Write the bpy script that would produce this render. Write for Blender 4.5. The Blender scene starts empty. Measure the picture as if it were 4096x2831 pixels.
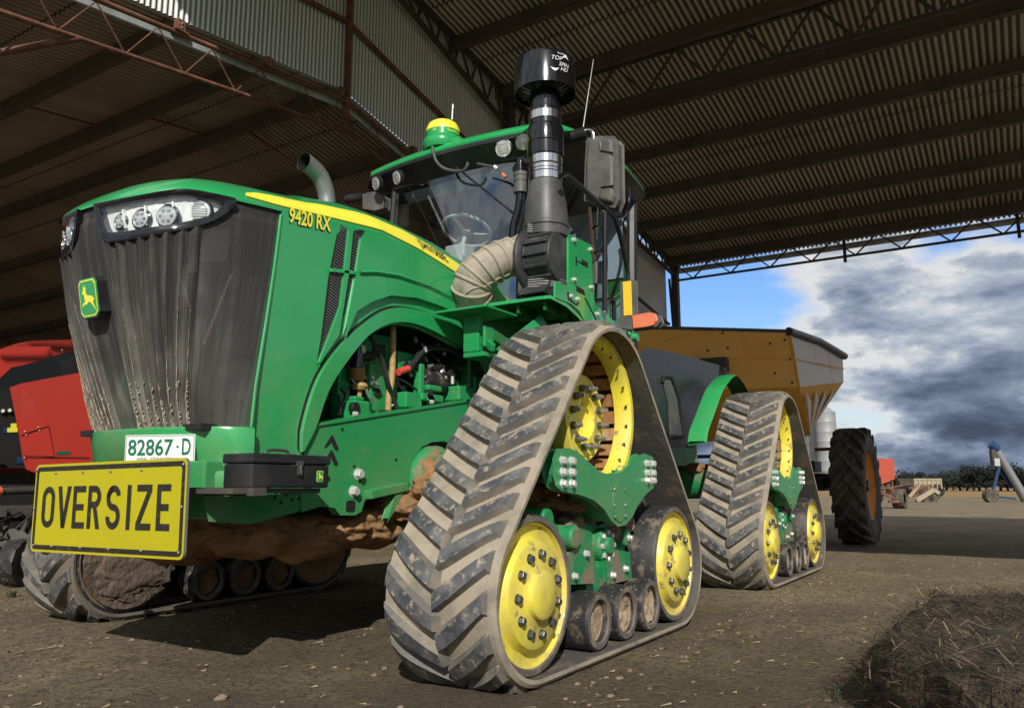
import bpy, math, random
from mathutils import Vector, Matrix, noise as mnoise
random.seed(7)
scene = bpy.context.scene
col = scene.collection
PI = math.pi
GZ = -0.035                       # level of the yard

# ------------------------------------------------------------------ camera maths (measured from the photograph)
CF, CPITCH, CAZ, CLOC = 3175.3, 9.413, 32.346, (3.949, 3.670, .825)
_a, _t = math.radians(CAZ), math.radians(CPITCH)
_F = Vector((-math.cos(_a), -math.sin(_a), 0)); _R = Vector((-math.sin(_a), math.cos(_a), 0))
_f3 = _F*math.cos(_t) + Vector((0, 0, math.sin(_t))); _u3 = -_F*math.sin(_t) + Vector((0, 0, math.cos(_t)))
CROPS = dict(A=(0,600,1.5957),B=(0,1500,1.4507),C=(1200,1100,1.4507),D=(1400,200,1.52),E=(1500,1250,1.0095),F=(2500,1200,1.3302),
  G=(0,0,1.1545),H=(1900,0,1.0515),I=(1500,2200,1.6493),J=(2100,1250,1.995),W=(0,0,.5637),K=(1000,1250,2.099),N=(200,700,2.886),
  O=(1800,900,2.5656),P=(1400,450,2.901),M=(0,1300,1.596),Q=(3200,1600,2.577))
def ray(k, u, v):
    o = CROPS[k]; x = u/o[2]+o[0]-2048; y = v/o[2]+o[1]-1415.5
    return _f3*CF + _R*x - _u3*y
def at(k, u, v, ax, val):         # point of the measured plane ax = val
    d = ray(k, u, v); i = 'xyz'.index(ax); t = (val-CLOC[i])/d[i]
    return Vector(CLOC) + d*t
def atd(u, v, dist):              # far things: point at a given ground distance
    d = ray('W', u, v); t = dist/math.hypot(d.x, d.y)
    return Vector(CLOC) + d*t

# ------------------------------------------------------------------ materials
def newmat(name):
    m = bpy.data.materials.new(name); m.use_nodes = True
    nt = m.node_tree; nt.nodes.clear()
    return m, nt, nt.nodes, nt.links
def N(nt, t, **kw):
    n = nt.nodes.new(t)
    for k, v in kw.items(): setattr(n, k, v)
    return n
def mat(name, c, rough=.5, metal=0, dirt=None, spots=None, bump=None, coat=0, spec=.5, stretch=None, var=.0, low=None, flute=0):
    """dirt = (colour, lo, hi, scale): large soft dust; spots = same for fine speckle"""
    m, nt, nd, ln = newmat(name)
    out = N(nt,'ShaderNodeOutputMaterial'); b = N(nt,'ShaderNodeBsdfPrincipled'); ln.new(b.outputs[0], out.inputs[0])
    b.inputs['Roughness'].default_value = rough; b.inputs['Metallic'].default_value = metal
    b.inputs['Coat Weight'].default_value = coat; b.inputs['Specular IOR Level'].default_value = spec
    if coat: b.inputs['Coat Roughness'].default_value = .08
    g = N(nt,'ShaderNodeNewGeometry'); vec = g.outputs['Position']
    if stretch:
        mp = N(nt,'ShaderNodeMapping'); mp.inputs['Scale'].default_value = stretch; ln.new(vec, mp.inputs[0]); vec = mp.outputs[0]
    cur = None
    rgb = N(nt,'ShaderNodeRGB'); rgb.outputs[0].default_value = (*c, 1); cur = rgb.outputs[0]
    if var:
        nz = N(nt,'ShaderNodeTexNoise'); nz.inputs['Scale'].default_value = 2.3; nz.inputs['Detail'].default_value = 6; ln.new(vec, nz.inputs['Vector'])
        mr = N(nt,'ShaderNodeMapRange'); mr.inputs['From Min'].default_value=.3; mr.inputs['From Max'].default_value=.7
        mr.inputs['To Min'].default_value = 1-var; mr.inputs['To Max'].default_value = 1+var; ln.new(nz.outputs[0], mr.inputs[0])
        vm = N(nt,'ShaderNodeVectorMath', operation='SCALE'); ln.new(cur, vm.inputs[0]); ln.new(mr.outputs[0], vm.inputs['Scale']); cur = vm.outputs[0]
    rfac = None
    for dd in (dirt, spots):
        if not dd: continue
        dc, lo, hi, sc = dd[:4]; amt = dd[4] if len(dd) > 4 else 1
        nz = N(nt,'ShaderNodeTexNoise'); nz.inputs['Scale'].default_value = sc; nz.inputs['Detail'].default_value = 8; nz.inputs['Roughness'].default_value = .65
        ln.new(vec, nz.inputs['Vector'])
        mr = N(nt,'ShaderNodeMapRange'); mr.inputs['From Min'].default_value = lo; mr.inputs['From Max'].default_value = hi
        mr.inputs['To Max'].default_value = amt; ln.new(nz.outputs[0], mr.inputs[0])
        mx = N(nt,'ShaderNodeMixRGB'); ln.new(mr.outputs[0], mx.inputs[0]); ln.new(cur, mx.inputs[1]); mx.inputs[2].default_value = (*dc, 1); cur = mx.outputs[0]
        if rfac is None: rfac = mr.outputs[0]
    if flute:                     # rib shade painted into the colour: recessed flutes of corrugated sheet darkened
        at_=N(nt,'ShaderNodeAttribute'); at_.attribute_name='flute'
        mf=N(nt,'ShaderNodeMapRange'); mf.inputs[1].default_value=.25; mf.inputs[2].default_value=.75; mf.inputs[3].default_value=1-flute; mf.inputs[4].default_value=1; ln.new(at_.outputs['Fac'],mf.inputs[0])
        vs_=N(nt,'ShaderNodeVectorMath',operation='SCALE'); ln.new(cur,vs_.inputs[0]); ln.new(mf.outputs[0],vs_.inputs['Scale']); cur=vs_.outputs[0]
    if low:                       # dust film that thickens towards the ground: (colour, z full, z none, amount)
        sz=N(nt,'ShaderNodeSeparateXYZ'); ln.new(g.outputs['Position'],sz.inputs[0])
        m1=N(nt,'ShaderNodeMapRange'); m1.inputs[1].default_value=low[1]; m1.inputs[2].default_value=low[2]; m1.inputs[3].default_value=low[3]; m1.inputs[4].default_value=0; ln.new(sz.outputs[2],m1.inputs[0])
        nl=N(nt,'ShaderNodeTexNoise'); nl.inputs['Scale'].default_value=3.5; nl.inputs['Detail'].default_value=9; nl.inputs['Roughness'].default_value=.7; ln.new(g.outputs['Position'],nl.inputs['Vector'])
        m2=N(nt,'ShaderNodeMapRange'); m2.inputs[1].default_value=.35; m2.inputs[2].default_value=.7; ln.new(nl.outputs[0],m2.inputs[0])
        mm=N(nt,'ShaderNodeMath',operation='MULTIPLY'); ln.new(m1.outputs[0],mm.inputs[0]); ln.new(m2.outputs[0],mm.inputs[1])
        mx=N(nt,'ShaderNodeMixRGB'); ln.new(mm.outputs[0],mx.inputs[0]); ln.new(cur,mx.inputs[1]); mx.inputs[2].default_value=(*low[0],1); cur=mx.outputs[0]
    ln.new(cur, b.inputs['Base Color'])
    if rfac is not None:
        mr = N(nt,'ShaderNodeMapRange'); mr.inputs['To Min'].default_value = rough; mr.inputs['To Max'].default_value = max(rough, .85); ln.new(rfac, mr.inputs[0]); ln.new(mr.outputs[0], b.inputs['Roughness'])
    if bump:
        nz = N(nt,'ShaderNodeTexNoise'); nz.inputs['Scale'].default_value = bump[1]; nz.inputs['Detail'].default_value = 8; ln.new(vec, nz.inputs['Vector'])
        bp = N(nt,'ShaderNodeBump'); bp.inputs['Strength'].default_value = bump[0]; bp.inputs['Distance'].default_value = bump[2] if len(bump) > 2 else .01
        ln.new(nz.outputs[0], bp.inputs['Height']); ln.new(bp.outputs[0], b.inputs['Normal'])
    return m
TAN = (.30,.235,.165); MUD = (.17,.115,.075); DUST = (.33,.27,.2)
M = {}
M['green'] = mat('green_paint', (.018,.335,.095), .24, dirt=((.055,.36,.14),.45,.8,1.6,.6), spots=((.3,.28,.18),.64,.75,60,.4), coat=.6, low=((.27,.24,.16),.75,1.9,.45))
M['green_plain'] = mat('green_frame_paint', (.014,.275,.080), .36, dirt=((.10,.23,.10),.5,.78,2.2,.6), spots=((.28,.22,.14),.60,.74,26,.8), coat=.1, low=((.27,.22,.15),.4,1.3,.55))
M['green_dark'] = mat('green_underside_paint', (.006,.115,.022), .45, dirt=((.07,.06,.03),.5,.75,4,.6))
M['green_mud'] = mat('muddy_green_paint', (.014,.23,.075), .5, dirt=((.22,.165,.11),.48,.62,5), spots=((.25,.19,.13),.6,.7,30,.8), bump=(.4,40))
M['yellow'] = mat('yellow_paint', (.82,.72,.050), .38, dirt=((.60,.46,.13),.38,.70,5,.8), spots=((.28,.2,.11),.57,.66,14,.9), coat=.1, low=((.36,.27,.15),.0,1.2,.75))
M['yellow_mud'] = mat('dirty_yellow_rim', (.60,.40,.05), .6, dirt=((.36,.22,.09),.38,.58,6), bump=(.4,30))
M['yellow_dec'] = mat('yellow_decal', (.90,.82,.07), .35)
M['slat'] = mat('rusty_drive_bar', (.30,.14,.05), .8, dirt=((.42,.29,.15),.5,.65,9), bump=(.3,40))
M['black'] = mat('black_plastic', (.014,.015,.017), .38, dirt=((.12,.11,.1),.5,.85,3,.35), spots=((.3,.27,.22),.68,.76,50,.4))
M['black_gloss'] = mat('black_gloss_paint', (.008,.008,.010), .16, spots=((.2,.19,.17),.66,.8,30,.35), coat=.4)
M['black_matt'] = mat('black_matt', (.010,.010,.010), .75)
M['grey_plastic'] = mat('weathered_grey_plastic', (.075,.075,.073), .45, dirt=((.15,.14,.125),.42,.7,6,.7), spots=((.3,.27,.22),.66,.74,60,.4))
M['greyblack'] = mat('dusty_black_housing', (.052,.053,.056), .45, dirt=((.17,.165,.16),.42,.72,5,.6), spots=((.3,.27,.22),.66,.74,60,.4))
M['carcass'] = mat('dusty_belt_rubber', (.335,.285,.215), .9, dirt=((.16,.145,.12),.44,.66,5,.85), spots=((.34,.27,.19),.56,.7,14,.6), bump=(.35,60,.006))
M['lug'] = mat('rubber_tread_lug', (.050,.056,.064), .55, dirt=((.16,.155,.15),.42,.66,8,.85), spots=((.36,.29,.21),.53,.66,26,.9), bump=(.3,90,.004))
M['lugside'] = mat('dusty_lug_flank', (.12,.112,.10), .8, dirt=((.25,.21,.16),.46,.70,7,.9), bump=(.3,60,.004))
M['belt_in'] = mat('belt_inner_rubber', (.085,.08,.073), .7, dirt=((.2,.145,.1),.5,.62,6,.8), bump=(.3,30))
M['carcass_r'] = mat('muddy_belt_rubber', (.15,.125,.1), .9, dirt=((.075,.068,.062),.45,.65,4,.8), bump=(.35,60,.006))
M['rubber'] = mat('black_wheel_rubber', (.022,.022,.024), .55, dirt=((.2,.15,.105),.52,.64,11,.75), spots=((.3,.24,.17),.6,.68,45,.8), bump=(.2,60,.004))
M['rubber_rim'] = mat('worn_rubber_rim', (.12,.105,.09), .7, dirt=((.26,.20,.13),.5,.65,12,.7))
M['mud'] = mat('dried_mud', (.24,.175,.122), .95, dirt=((.11,.07,.045),.45,.7,7,.8), bump=(.9,30,.02))
M['mud_dry'] = mat('pale_dried_mud', (.36,.27,.18), .95, dirt=((.2,.14,.09),.5,.75,9,.7), bump=(.9,26,.02))
M['mud_brown'] = mat('oily_brown_mud', (.30,.165,.070), .8, dirt=((.16,.085,.034),.42,.65,6,.9), bump=(.9,24,.02))
M['bolt'] = mat('zinc_bolt', (.42,.42,.40), .35, .75, spots=((.3,.25,.2),.55,.7,60,.6))
M['bolt_wh'] = mat('pale_zinc_bolt', (.62,.63,.60), .35, .35)
M['bolt_dk'] = mat('grey_steel_bolt', (.14,.14,.135), .4, .7, spots=((.3,.25,.2),.55,.7,60,.5))
M['steel'] = mat('polished_steel', (.72,.72,.70), .16, 1)
M['steel_dull'] = mat('dull_galvanised_steel', (.33,.335,.34), .42, .65, dirt=((.2,.19,.18),.45,.7,5,.6))
M['copper'] = mat('coppery_tube', (.42,.25,.16), .35, .8)
M['housing'] = mat('black_filter_housing', (.026,.027,.03), .5, dirt=((.12,.118,.115),.45,.75,6,.6), spots=((.3,.27,.22),.62,.72,60,.5))
M['hose'] = mat('dusty_rubber_hose', (.36,.315,.25), .85, dirt=((.17,.16,.145),.46,.68,9,.8), spots=((.35,.29,.21),.58,.7,34,.6), bump=(.3,50,.004))
M['hose_rib'] = mat('dusty_hose_rib', (.36,.31,.24), .85, bump=(.3,50,.004))
M['white'] = mat('white_paint', (.78,.78,.76), .4, spots=((.4,.36,.3),.64,.75,30,.5))
M['cream'] = mat('cream_plastic', (.40,.42,.39), .5)
M['plate_green'] = mat('plate_green_ink', (.01,.15,.08), .4)
M['sign_y'] = mat('yellow_sign_sheeting', (.46,.41,.003), .45, dirt=((.38,.345,.004),.4,.7,3,.7))
M['sign_b'] = mat('black_sign_vinyl', (.02,.016,.012), .5, spots=((.12,.1,.04),.55,.68,45,.6))
M['pin'] = mat('olive_pinstripe', (.42,.33,.02), .5)
M['red'] = mat('red_machine_paint', (.54,.046,.030), .38, dirt=((.44,.05,.035),.45,.7,2,.6), coat=.1)
M['red_dark'] = mat('dull_red_plastic', (.30,.03,.02), .5)
M['orange'] = mat('orange_lens', (.75,.17,.07), .25, dirt=((.6,.25,.14),.5,.7,9,.7), coat=.3)
M['amber'] = mat('amber_reflector', (.85,.52,.03), .3)
M['mustard'] = mat('mustard_bin_paint', (.80,.40,.05), .45, dirt=((.70,.35,.06),.45,.7,2,.7), spots=((.12,.06,.015),.68,.75,14,.6))
M['mustard_faded'] = mat('faded_scratched_bin_paint', (.72,.68,.64), .6, dirt=((.60,.32,.08),.60,.68,1.6,.8), stretch=(1,1,.45))
M['rim_or'] = mat('rusty_orange_rim', (.70,.26,.03), .55, dirt=((.4,.15,.03),.5,.68,6,.8))
M['tyre'] = mat('dusty_tractor_tyre', (.045,.040,.034), .8, dirt=((.16,.125,.085),.42,.64,7,.8), bump=(.3,30,.006))
M['rust'] = mat('rusty_steel_tube', (.12,.050,.030), .75, dirt=((.26,.115,.07),.46,.66,8,.9), bump=(.3,60,.003))
M['steel_dark'] = mat('dark_primed_steel', (.055,.05,.044), .7, dirt=((.09,.075,.055),.45,.7,4,.8))
M['purlin'] = mat('galvanised_purlin_dusty', (.095,.082,.066), .65, dirt=((.06,.052,.042),.45,.7,2,.8))
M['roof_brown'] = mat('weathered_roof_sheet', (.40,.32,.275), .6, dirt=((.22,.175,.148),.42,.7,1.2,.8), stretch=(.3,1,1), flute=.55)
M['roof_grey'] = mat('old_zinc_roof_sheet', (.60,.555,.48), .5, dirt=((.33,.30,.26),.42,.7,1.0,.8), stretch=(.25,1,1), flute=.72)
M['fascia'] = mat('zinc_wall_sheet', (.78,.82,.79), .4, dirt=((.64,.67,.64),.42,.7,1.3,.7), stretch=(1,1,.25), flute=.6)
M['wall'] = mat('pale_wall_sheet', (.66,.68,.70), .7, dirt=((.58,.59,.60),.4,.7,1.0,.6))
M['flash'] = mat('zinc_flashing', (.46,.51,.52), .45, .2, dirt=((.15,.155,.15),.45,.7,4,.7))
M['lens'] = mat('lamp_lens', (.62,.64,.62), .12, .35)
M['chrome'] = mat('lamp_reflector', (.90,.90,.86), .35, .0, dirt=((.62,.63,.62),.45,.6,16,.6))
M['lampdark'] = mat('lamp_projector', (.10,.11,.12), .08, .7, coat=1)
M['tin_brown'] = mat('amber_bowl', (.25,.13,.03), .3)
M['tan_tube'] = mat('tan_dipstick_tube', (.42,.28,.11), .6, dirt=((.25,.17,.08),.45,.7,14))
M['red_boot'] = mat('red_rubber_boot', (.65,.07,.06), .5)
M['blue'] = mat('blue_auger_paint', (.010,.045,.12), .5)
M['silo'] = mat('silo_zinc', (.30,.315,.32), .5, .2, dirt=((.24,.25,.255),.4,.7,.4,.6))
M['leaf'] = mat('dark_eucalypt_leaf', (.012,.017,.013), .9, dirt=((.024,.032,.024),.45,.6,.9))
M['bark'] = mat('grey_bark', (.03,.027,.024), .9)
M['grass'] = mat('green_grass', (.018,.040,.014), .8, dirt=((.09,.09,.04),.45,.7,2))
M['straw'] = mat('dry_straw', (.27,.21,.12), .8)
M['straw_dk'] = mat('weathered_straw', (.075,.052,.030), .9, dirt=((.022,.016,.010),.42,.62,9), bump=(.9,40,.03))
M['cab_blue'] = mat('cab_dark_lining', (.34,.40,.50), .8)
M['cab_grey'] = mat('cab_grey_lining', (.17,.18,.175), .7)
M['truck'] = mat('tan_truck_body', (.33,.28,.19), .6, dirt=((.22,.1,.05),.5,.7,1.5))

def glass_mat(name, tint, gloss, rough=.02):
    m, nt, nd, ln = newmat(name)
    out = N(nt,'ShaderNodeOutputMaterial'); tr = N(nt,'ShaderNodeBsdfTransparent'); tr.inputs[0].default_value = (*tint,1)
    gl = N(nt,'ShaderNodeBsdfGlossy'); gl.inputs['Roughness'].default_value = rough; gl.inputs[0].default_value = (.9,.95,1,1)
    fr = N(nt,'ShaderNodeLayerWeight'); pw = N(nt,'ShaderNodeMath', operation='POWER'); pw.inputs[1].default_value = 4; ln.new(fr.outputs['Facing'], pw.inputs[0])
    ad = N(nt,'ShaderNodeMath', operation='MULTIPLY_ADD'); ad.inputs[1].default_value = .8; ad.inputs[2].default_value = .04+gloss; ln.new(pw.outputs[0], ad.inputs[0])
    mx = N(nt,'ShaderNodeMixShader'); ln.new(ad.outputs[0], mx.inputs[0]); ln.new(tr.outputs[0], mx.inputs[1]); ln.new(gl.outputs[0], mx.inputs[2]); ln.new(mx.outputs[0], out.inputs[0])
    return m
M['glass'] = glass_mat('cab_glass', (.86,.92,.93), .13)
M['clear'] = glass_mat('lamp_cover_glass', (.93,.95,.96), .03)

def grille_mat():
    m, nt, nd, ln = newmat('dusty_black_grille_mesh')
    out = N(nt,'ShaderNodeOutputMaterial'); b = N(nt,'ShaderNodeBsdfPrincipled'); ln.new(b.outputs[0], out.inputs[0])
    g = N(nt,'ShaderNodeNewGeometry'); uv = N(nt,'ShaderNodeUVMap'); uv.uv_map = 'UVMap'
    # fine vertical mesh lines + long vertical dust streaks, in the screen's own UVs (metres)
    wv = N(nt,'ShaderNodeTexWave'); wv.bands_direction='X'; wv.inputs['Scale'].default_value = 42; wv.inputs['Distortion'].default_value = 0
    ln.new(uv.outputs[0], wv.inputs[0])
    mp = N(nt,'ShaderNodeMapping'); mp.inputs['Scale'].default_value = (20, 1.1, 1); ln.new(uv.outputs[0], mp.inputs[0])
    n1 = N(nt,'ShaderNodeTexNoise'); n1.inputs['Scale'].default_value = 1; n1.inputs['Detail'].default_value = 7; n1.inputs['Roughness'].default_value=.65; ln.new(mp.outputs[0], n1.inputs['Vector'])
    n2 = N(nt,'ShaderNodeTexNoise'); n2.inputs['Scale'].default_value = 4.5; n2.inputs['Detail'].default_value = 6; ln.new(uv.outputs[0], n2.inputs['Vector'])
    sx = N(nt,'ShaderNodeSeparateXYZ'); ln.new(g.outputs['Position'], sx.inputs[0])
    low = N(nt,'ShaderNodeMapRange'); low.inputs['From Min'].default_value = 1.95; low.inputs['From Max'].default_value = 1.1; low.inputs['To Min'].default_value=-.10; low.inputs['To Max'].default_value=.13; ln.new(sx.outputs[2], low.inputs[0])
    a1 = N(nt,'ShaderNodeMath', operation='ADD'); ln.new(n1.outputs[0], a1.inputs[0]); ln.new(low.outputs[0], a1.inputs[1])
    s1 = N(nt,'ShaderNodeMapRange'); s1.inputs['From Min'].default_value=.40; s1.inputs['From Max'].default_value=.76; ln.new(a1.outputs[0], s1.inputs[0])
    s2 = N(nt,'ShaderNodeMapRange'); s2.inputs['From Min'].default_value=.36; s2.inputs['From Max'].default_value=.66; s2.inputs['To Min'].default_value=.25; ln.new(n2.outputs[0], s2.inputs[0])
    mu = N(nt,'ShaderNodeMath', operation='MULTIPLY'); ln.new(s1.outputs[0], mu.inputs[0]); ln.new(s2.outputs[0], mu.inputs[1])
    ux=N(nt,'ShaderNodeSeparateXYZ'); ln.new(uv.outputs[0],ux.inputs[0]); u1=N(nt,'ShaderNodeMath',operation='SUBTRACT'); u1.inputs[1].default_value=1.0; ln.new(ux.outputs[0],u1.inputs[0]); u2=N(nt,'ShaderNodeMath',operation='ABSOLUTE'); ln.new(u1.outputs[0],u2.inputs[0])
    u3_=N(nt,'ShaderNodeMapRange'); u3_.inputs[1].default_value=.50; u3_.inputs[2].default_value=.70; u3_.inputs[3].default_value=1; u3_.inputs[4].default_value=.35; ln.new(u2.outputs[0],u3_.inputs[0])
    mu0=mu; mu=N(nt,'ShaderNodeMath',operation='MULTIPLY'); ln.new(mu0.outputs[0],mu.inputs[0]); ln.new(u3_.outputs[0],mu.inputs[1])
    c1 = N(nt,'ShaderNodeMixRGB'); c1.inputs[1].default_value=(.026,.026,.027,1); c1.inputs[2].default_value=(.085,.083,.080,1); ln.new(wv.outputs[0], c1.inputs[0])
    c2 = N(nt,'ShaderNodeMixRGB'); c2.inputs[2].default_value=(.30,.28,.245,1); ln.new(mu.outputs[0], c2.inputs[0]); ln.new(c1.outputs[0], c2.inputs[1])
    tr=N(nt,'ShaderNodeBsdfTransparent'); ms=N(nt,'ShaderNodeMixShader')
    inv=N(nt,'ShaderNodeMapRange'); inv.inputs[3].default_value=.32; inv.inputs[4].default_value=.03; ln.new(mu.outputs[0],inv.inputs[0]); ln.new(inv.outputs[0],ms.inputs[0]); ln.new(b.outputs[0],ms.inputs[1]); ln.new(tr.outputs[0],ms.inputs[2]); ln.new(ms.outputs[0],out.inputs[0])
    ln.new(c2.outputs[0], b.inputs['Base Color']); b.inputs['Roughness'].default_value=.6; b.inputs['Specular IOR Level'].default_value=.3
    bp = N(nt,'ShaderNodeBump'); bp.inputs['Strength'].default_value=.35; bp.inputs['Distance'].default_value=.004; ln.new(wv.outputs[0], bp.inputs['Height']); ln.new(bp.outputs[0], b.inputs['Normal'])
    return m
M['grille'] = grille_mat()
M['chaff'] = mat('caught_chaff', (.36,.31,.235), .9, dirt=((.2,.16,.11),.45,.65,20), bump=(.8,60,.01))

# ------------------------------------------------------------------ mesh builder
class MB:
    def __init__(s): s.v=[]; s.f=[]; s.mi=[]; s.sm=[]; s.uv=None; s.sharp=True; s.fl=None
    def add(s, vs, fs, m=0, smooth=False):
        o=len(s.v); s.v += [tuple(p) for p in vs]
        for f in fs: s.f.append([i+o for i in f]); s.mi.append(m); s.sm.append(smooth)
        return s
    def box(s, c, d, m=0, rot=None):
        x,y,z=[q/2 for q in d]; P=[Vector((a*x,b*y,e*z)) for a in(-1,1) for b in(-1,1) for e in(-1,1)]
        if rot is not None: P=[rot@p for p in P]
        P=[p+Vector(c) for p in P]
        return s.add(P,[(0,1,3,2),(4,6,7,5),(0,4,5,1),(2,3,7,6),(0,2,6,4),(1,5,7,3)],m)
    def bar(s, p, q, w, h, m=0, up=(0,0,1)):           # rectangular bar from p to q
        p,q=Vector(p),Vector(q); d=(q-p); L=d.length; d.normalize(); u=Vector(up)
        if abs(d.dot(u))>.98: u=Vector((1,0,0))
        r=d.cross(u).normalized(); u=r.cross(d)
        R=Matrix((d,r,u)).transposed()
        return s.box((p+q)/2,(L,w,h),m,R)
    def prism(s, poly, ax, a0, a1, m=0, m_side=None):
        i='xyz'.index(ax); n=len(poly)
        def mk(p,a):
            q=list(p); q.insert(i,a); return tuple(q)
        vs=[mk(p,a0) for p in poly]+[mk(p,a1) for p in poly]
        s.add(vs,[list(range(n)),list(range(2*n-1,n-1,-1))],m)
        o=len(s.v)-2*n
        for k in range(n):
            s.f.append([o+k,o+(k+1)%n,o+n+(k+1)%n,o+n+k]); s.mi.append(m if m_side is None else m_side); s.sm.append(False)
        return s
    def lathe(s, prof, ax, c, seg=32, m=0, mats=None, smooth=True, a0=0, a1=2*PI):
        full=abs(a1-a0-2*PI)<1e-6; ns=seg if full else seg+1; vs=[]; fs=[]
        for k in range(ns):
            t=a0+(a1-a0)*k/seg; ct,st=math.cos(t),math.sin(t)
            for r,h in prof:
                vs.append({'x':(c[0]+h,c[1]+r*ct,c[2]+r*st),'y':(c[0]+r*ct,c[1]+h,c[2]+r*st),'z':(c[0]+r*ct,c[1]+r*st,c[2]+h)}[ax])
        n=len(prof); o=len(s.v); s.v+=vs
        for k in range(seg):
            k2=(k+1)%ns
            for j in range(n-1):
                s.f.append([o+k*n+j,o+k2*n+j,o+k2*n+j+1,o+k*n+j+1]); s.mi.append(mats[j] if mats else m); s.sm.append(smooth)
        return s
    def cyl(s, p, q, r, seg=16, m=0, r2=None, caps=True, smooth=True):
        return s.tube([p,q],[r,r if r2 is None else r2],seg,m,caps,smooth)
    def tube(s, pts, r, seg=10, m=0, caps=True, smooth=True, closed=False):
        pts=[Vector(p) for p in pts]; n=len(pts); rs=r if isinstance(r,(list,tuple)) else [r]*n
        T=[]
        for i in range(n):
            a=pts[(i-1)%n] if (closed or i>0) else pts[i]; b=pts[(i+1)%n] if (closed or i<n-1) else pts[i]
            T.append((b-a).normalized())
        u=Vector((0,0,1)) if abs(T[0].z)<.9 else Vector((1,0,0)); u=(u-T[0]*u.dot(T[0])).normalized(); vs=[]
        for i in range(n):
            u=(u-T[i]*u.dot(T[i])).normalized(); w=T[i].cross(u)
            for k in range(seg):
                t=2*PI*k/seg; vs.append(pts[i]+(u*math.cos(t)+w*math.sin(t))*rs[i])
        o=len(s.v); s.v+=[tuple(p) for p in vs]
        for i in range(n if closed else n-1):
            i2=(i+1)%n
            for k in range(seg):
                s.f.append([o+i*seg+k,o+i*seg+(k+1)%seg,o+i2*seg+(k+1)%seg,o+i2*seg+k]); s.mi.append(m); s.sm.append(smooth)
        if caps and not closed:
            s.f.append([o+k for k in range(seg)][::-1]); s.f.append([o+(n-1)*seg+k for k in range(seg)]); s.mi+=[m,m]; s.sm+=[False,False]
        return s
    def grid(s, rows, m=0, smooth=True, uvs=None):
        R=len(rows); Cn=len(rows[0]); o=len(s.v); s.v+=[tuple(p) for r in rows for p in r]
        for i in range(R-1):
            for j in range(Cn-1):
                s.f.append([o+i*Cn+j,o+i*Cn+j+1,o+(i+1)*Cn+j+1,o+(i+1)*Cn+j]); s.mi.append(m); s.sm.append(smooth)
        if uvs: s.uv=[q for r in uvs for q in r]
        return s
    def poly(s, pts, m=0): return s.add(pts,[list(range(len(pts)))],m)
    def lump(s, c, r, m=0, seed=0, sub=2, amp=.35, fr=3):
        vs,fs=ICO[sub]; out=[]; s.sharp=False
        for p in vs:
            d=1+amp*mnoise.noise(Vector(p)*fr*.6+Vector((seed*3.1,seed*1.7,seed)))+amp*.5*mnoise.noise(Vector(p)*fr*1.6+Vector((seed,seed*2.3,0)))
            rr=r if isinstance(r,(tuple,list)) else (r,r,r)
            out.append((c[0]+p[0]*rr[0]*d,c[1]+p[1]*rr[1]*d,c[2]+p[2]*rr[2]*d))
        return s.add(out,fs,m,True)
    def build(s, name, mats, parent=None, loc=None, bevel=0, kind=None, label=None, seg=2):
        me=bpy.data.meshes.new(name); me.from_pydata(s.v,[],s.f); me.update()
        for mm in (mats if isinstance(mats,(list,tuple)) else [mats]): me.materials.append(M[mm] if isinstance(mm,str) else mm)
        me.polygons.foreach_set('material_index',s.mi); me.polygons.foreach_set('use_smooth',s.sm)
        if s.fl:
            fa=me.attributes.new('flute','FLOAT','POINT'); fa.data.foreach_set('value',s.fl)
        if s.uv:
            ul=me.uv_layers.new(name='UVMap')
            for li,l in enumerate(me.loops): ul.data[li].uv=s.uv[l.vertex_index]
        if s.sharp and any(s.sm): me.set_sharp_from_angle(angle=math.radians(38))
        o=bpy.data.objects.new(name,me); col.objects.link(o)
        if loc is not None: o.location=loc
        if parent is not None: o.parent=parent
        if bevel:
            b=o.modifiers.new('edge','BEVEL'); b.width=bevel; b.segments=seg; b.limit_method='ANGLE'; b.angle_limit=math.radians(35)
        if kind: o['kind']=kind
        if label: o['label']=label
        return o
def build_each(mb,name,mats,parent=None,bevel=0):
    """every loose piece becomes an object of its own"""
    par=list(range(len(mb.v)))
    def find(a):
        while par[a]!=a: par[a]=par[par[a]]; a=par[a]
        return a
    for f in mb.f:
        r=find(f[0])
        for q in f[1:]: par[find(q)]=r
    groups={}
    for i,f in enumerate(mb.f): groups.setdefault(find(f[0]),[]).append(i)
    for g in groups.values():
        m2=MB(); ids={}
        for i in g:
            ff=[]
            for q in mb.f[i]:
                if q not in ids: ids[q]=len(m2.v); m2.v.append(mb.v[q])
                ff.append(ids[q])
            m2.f.append(ff); m2.mi.append(mb.mi[i]); m2.sm.append(mb.sm[i])
        m2.build(name,mats,parent or T,bevel=bevel)
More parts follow.
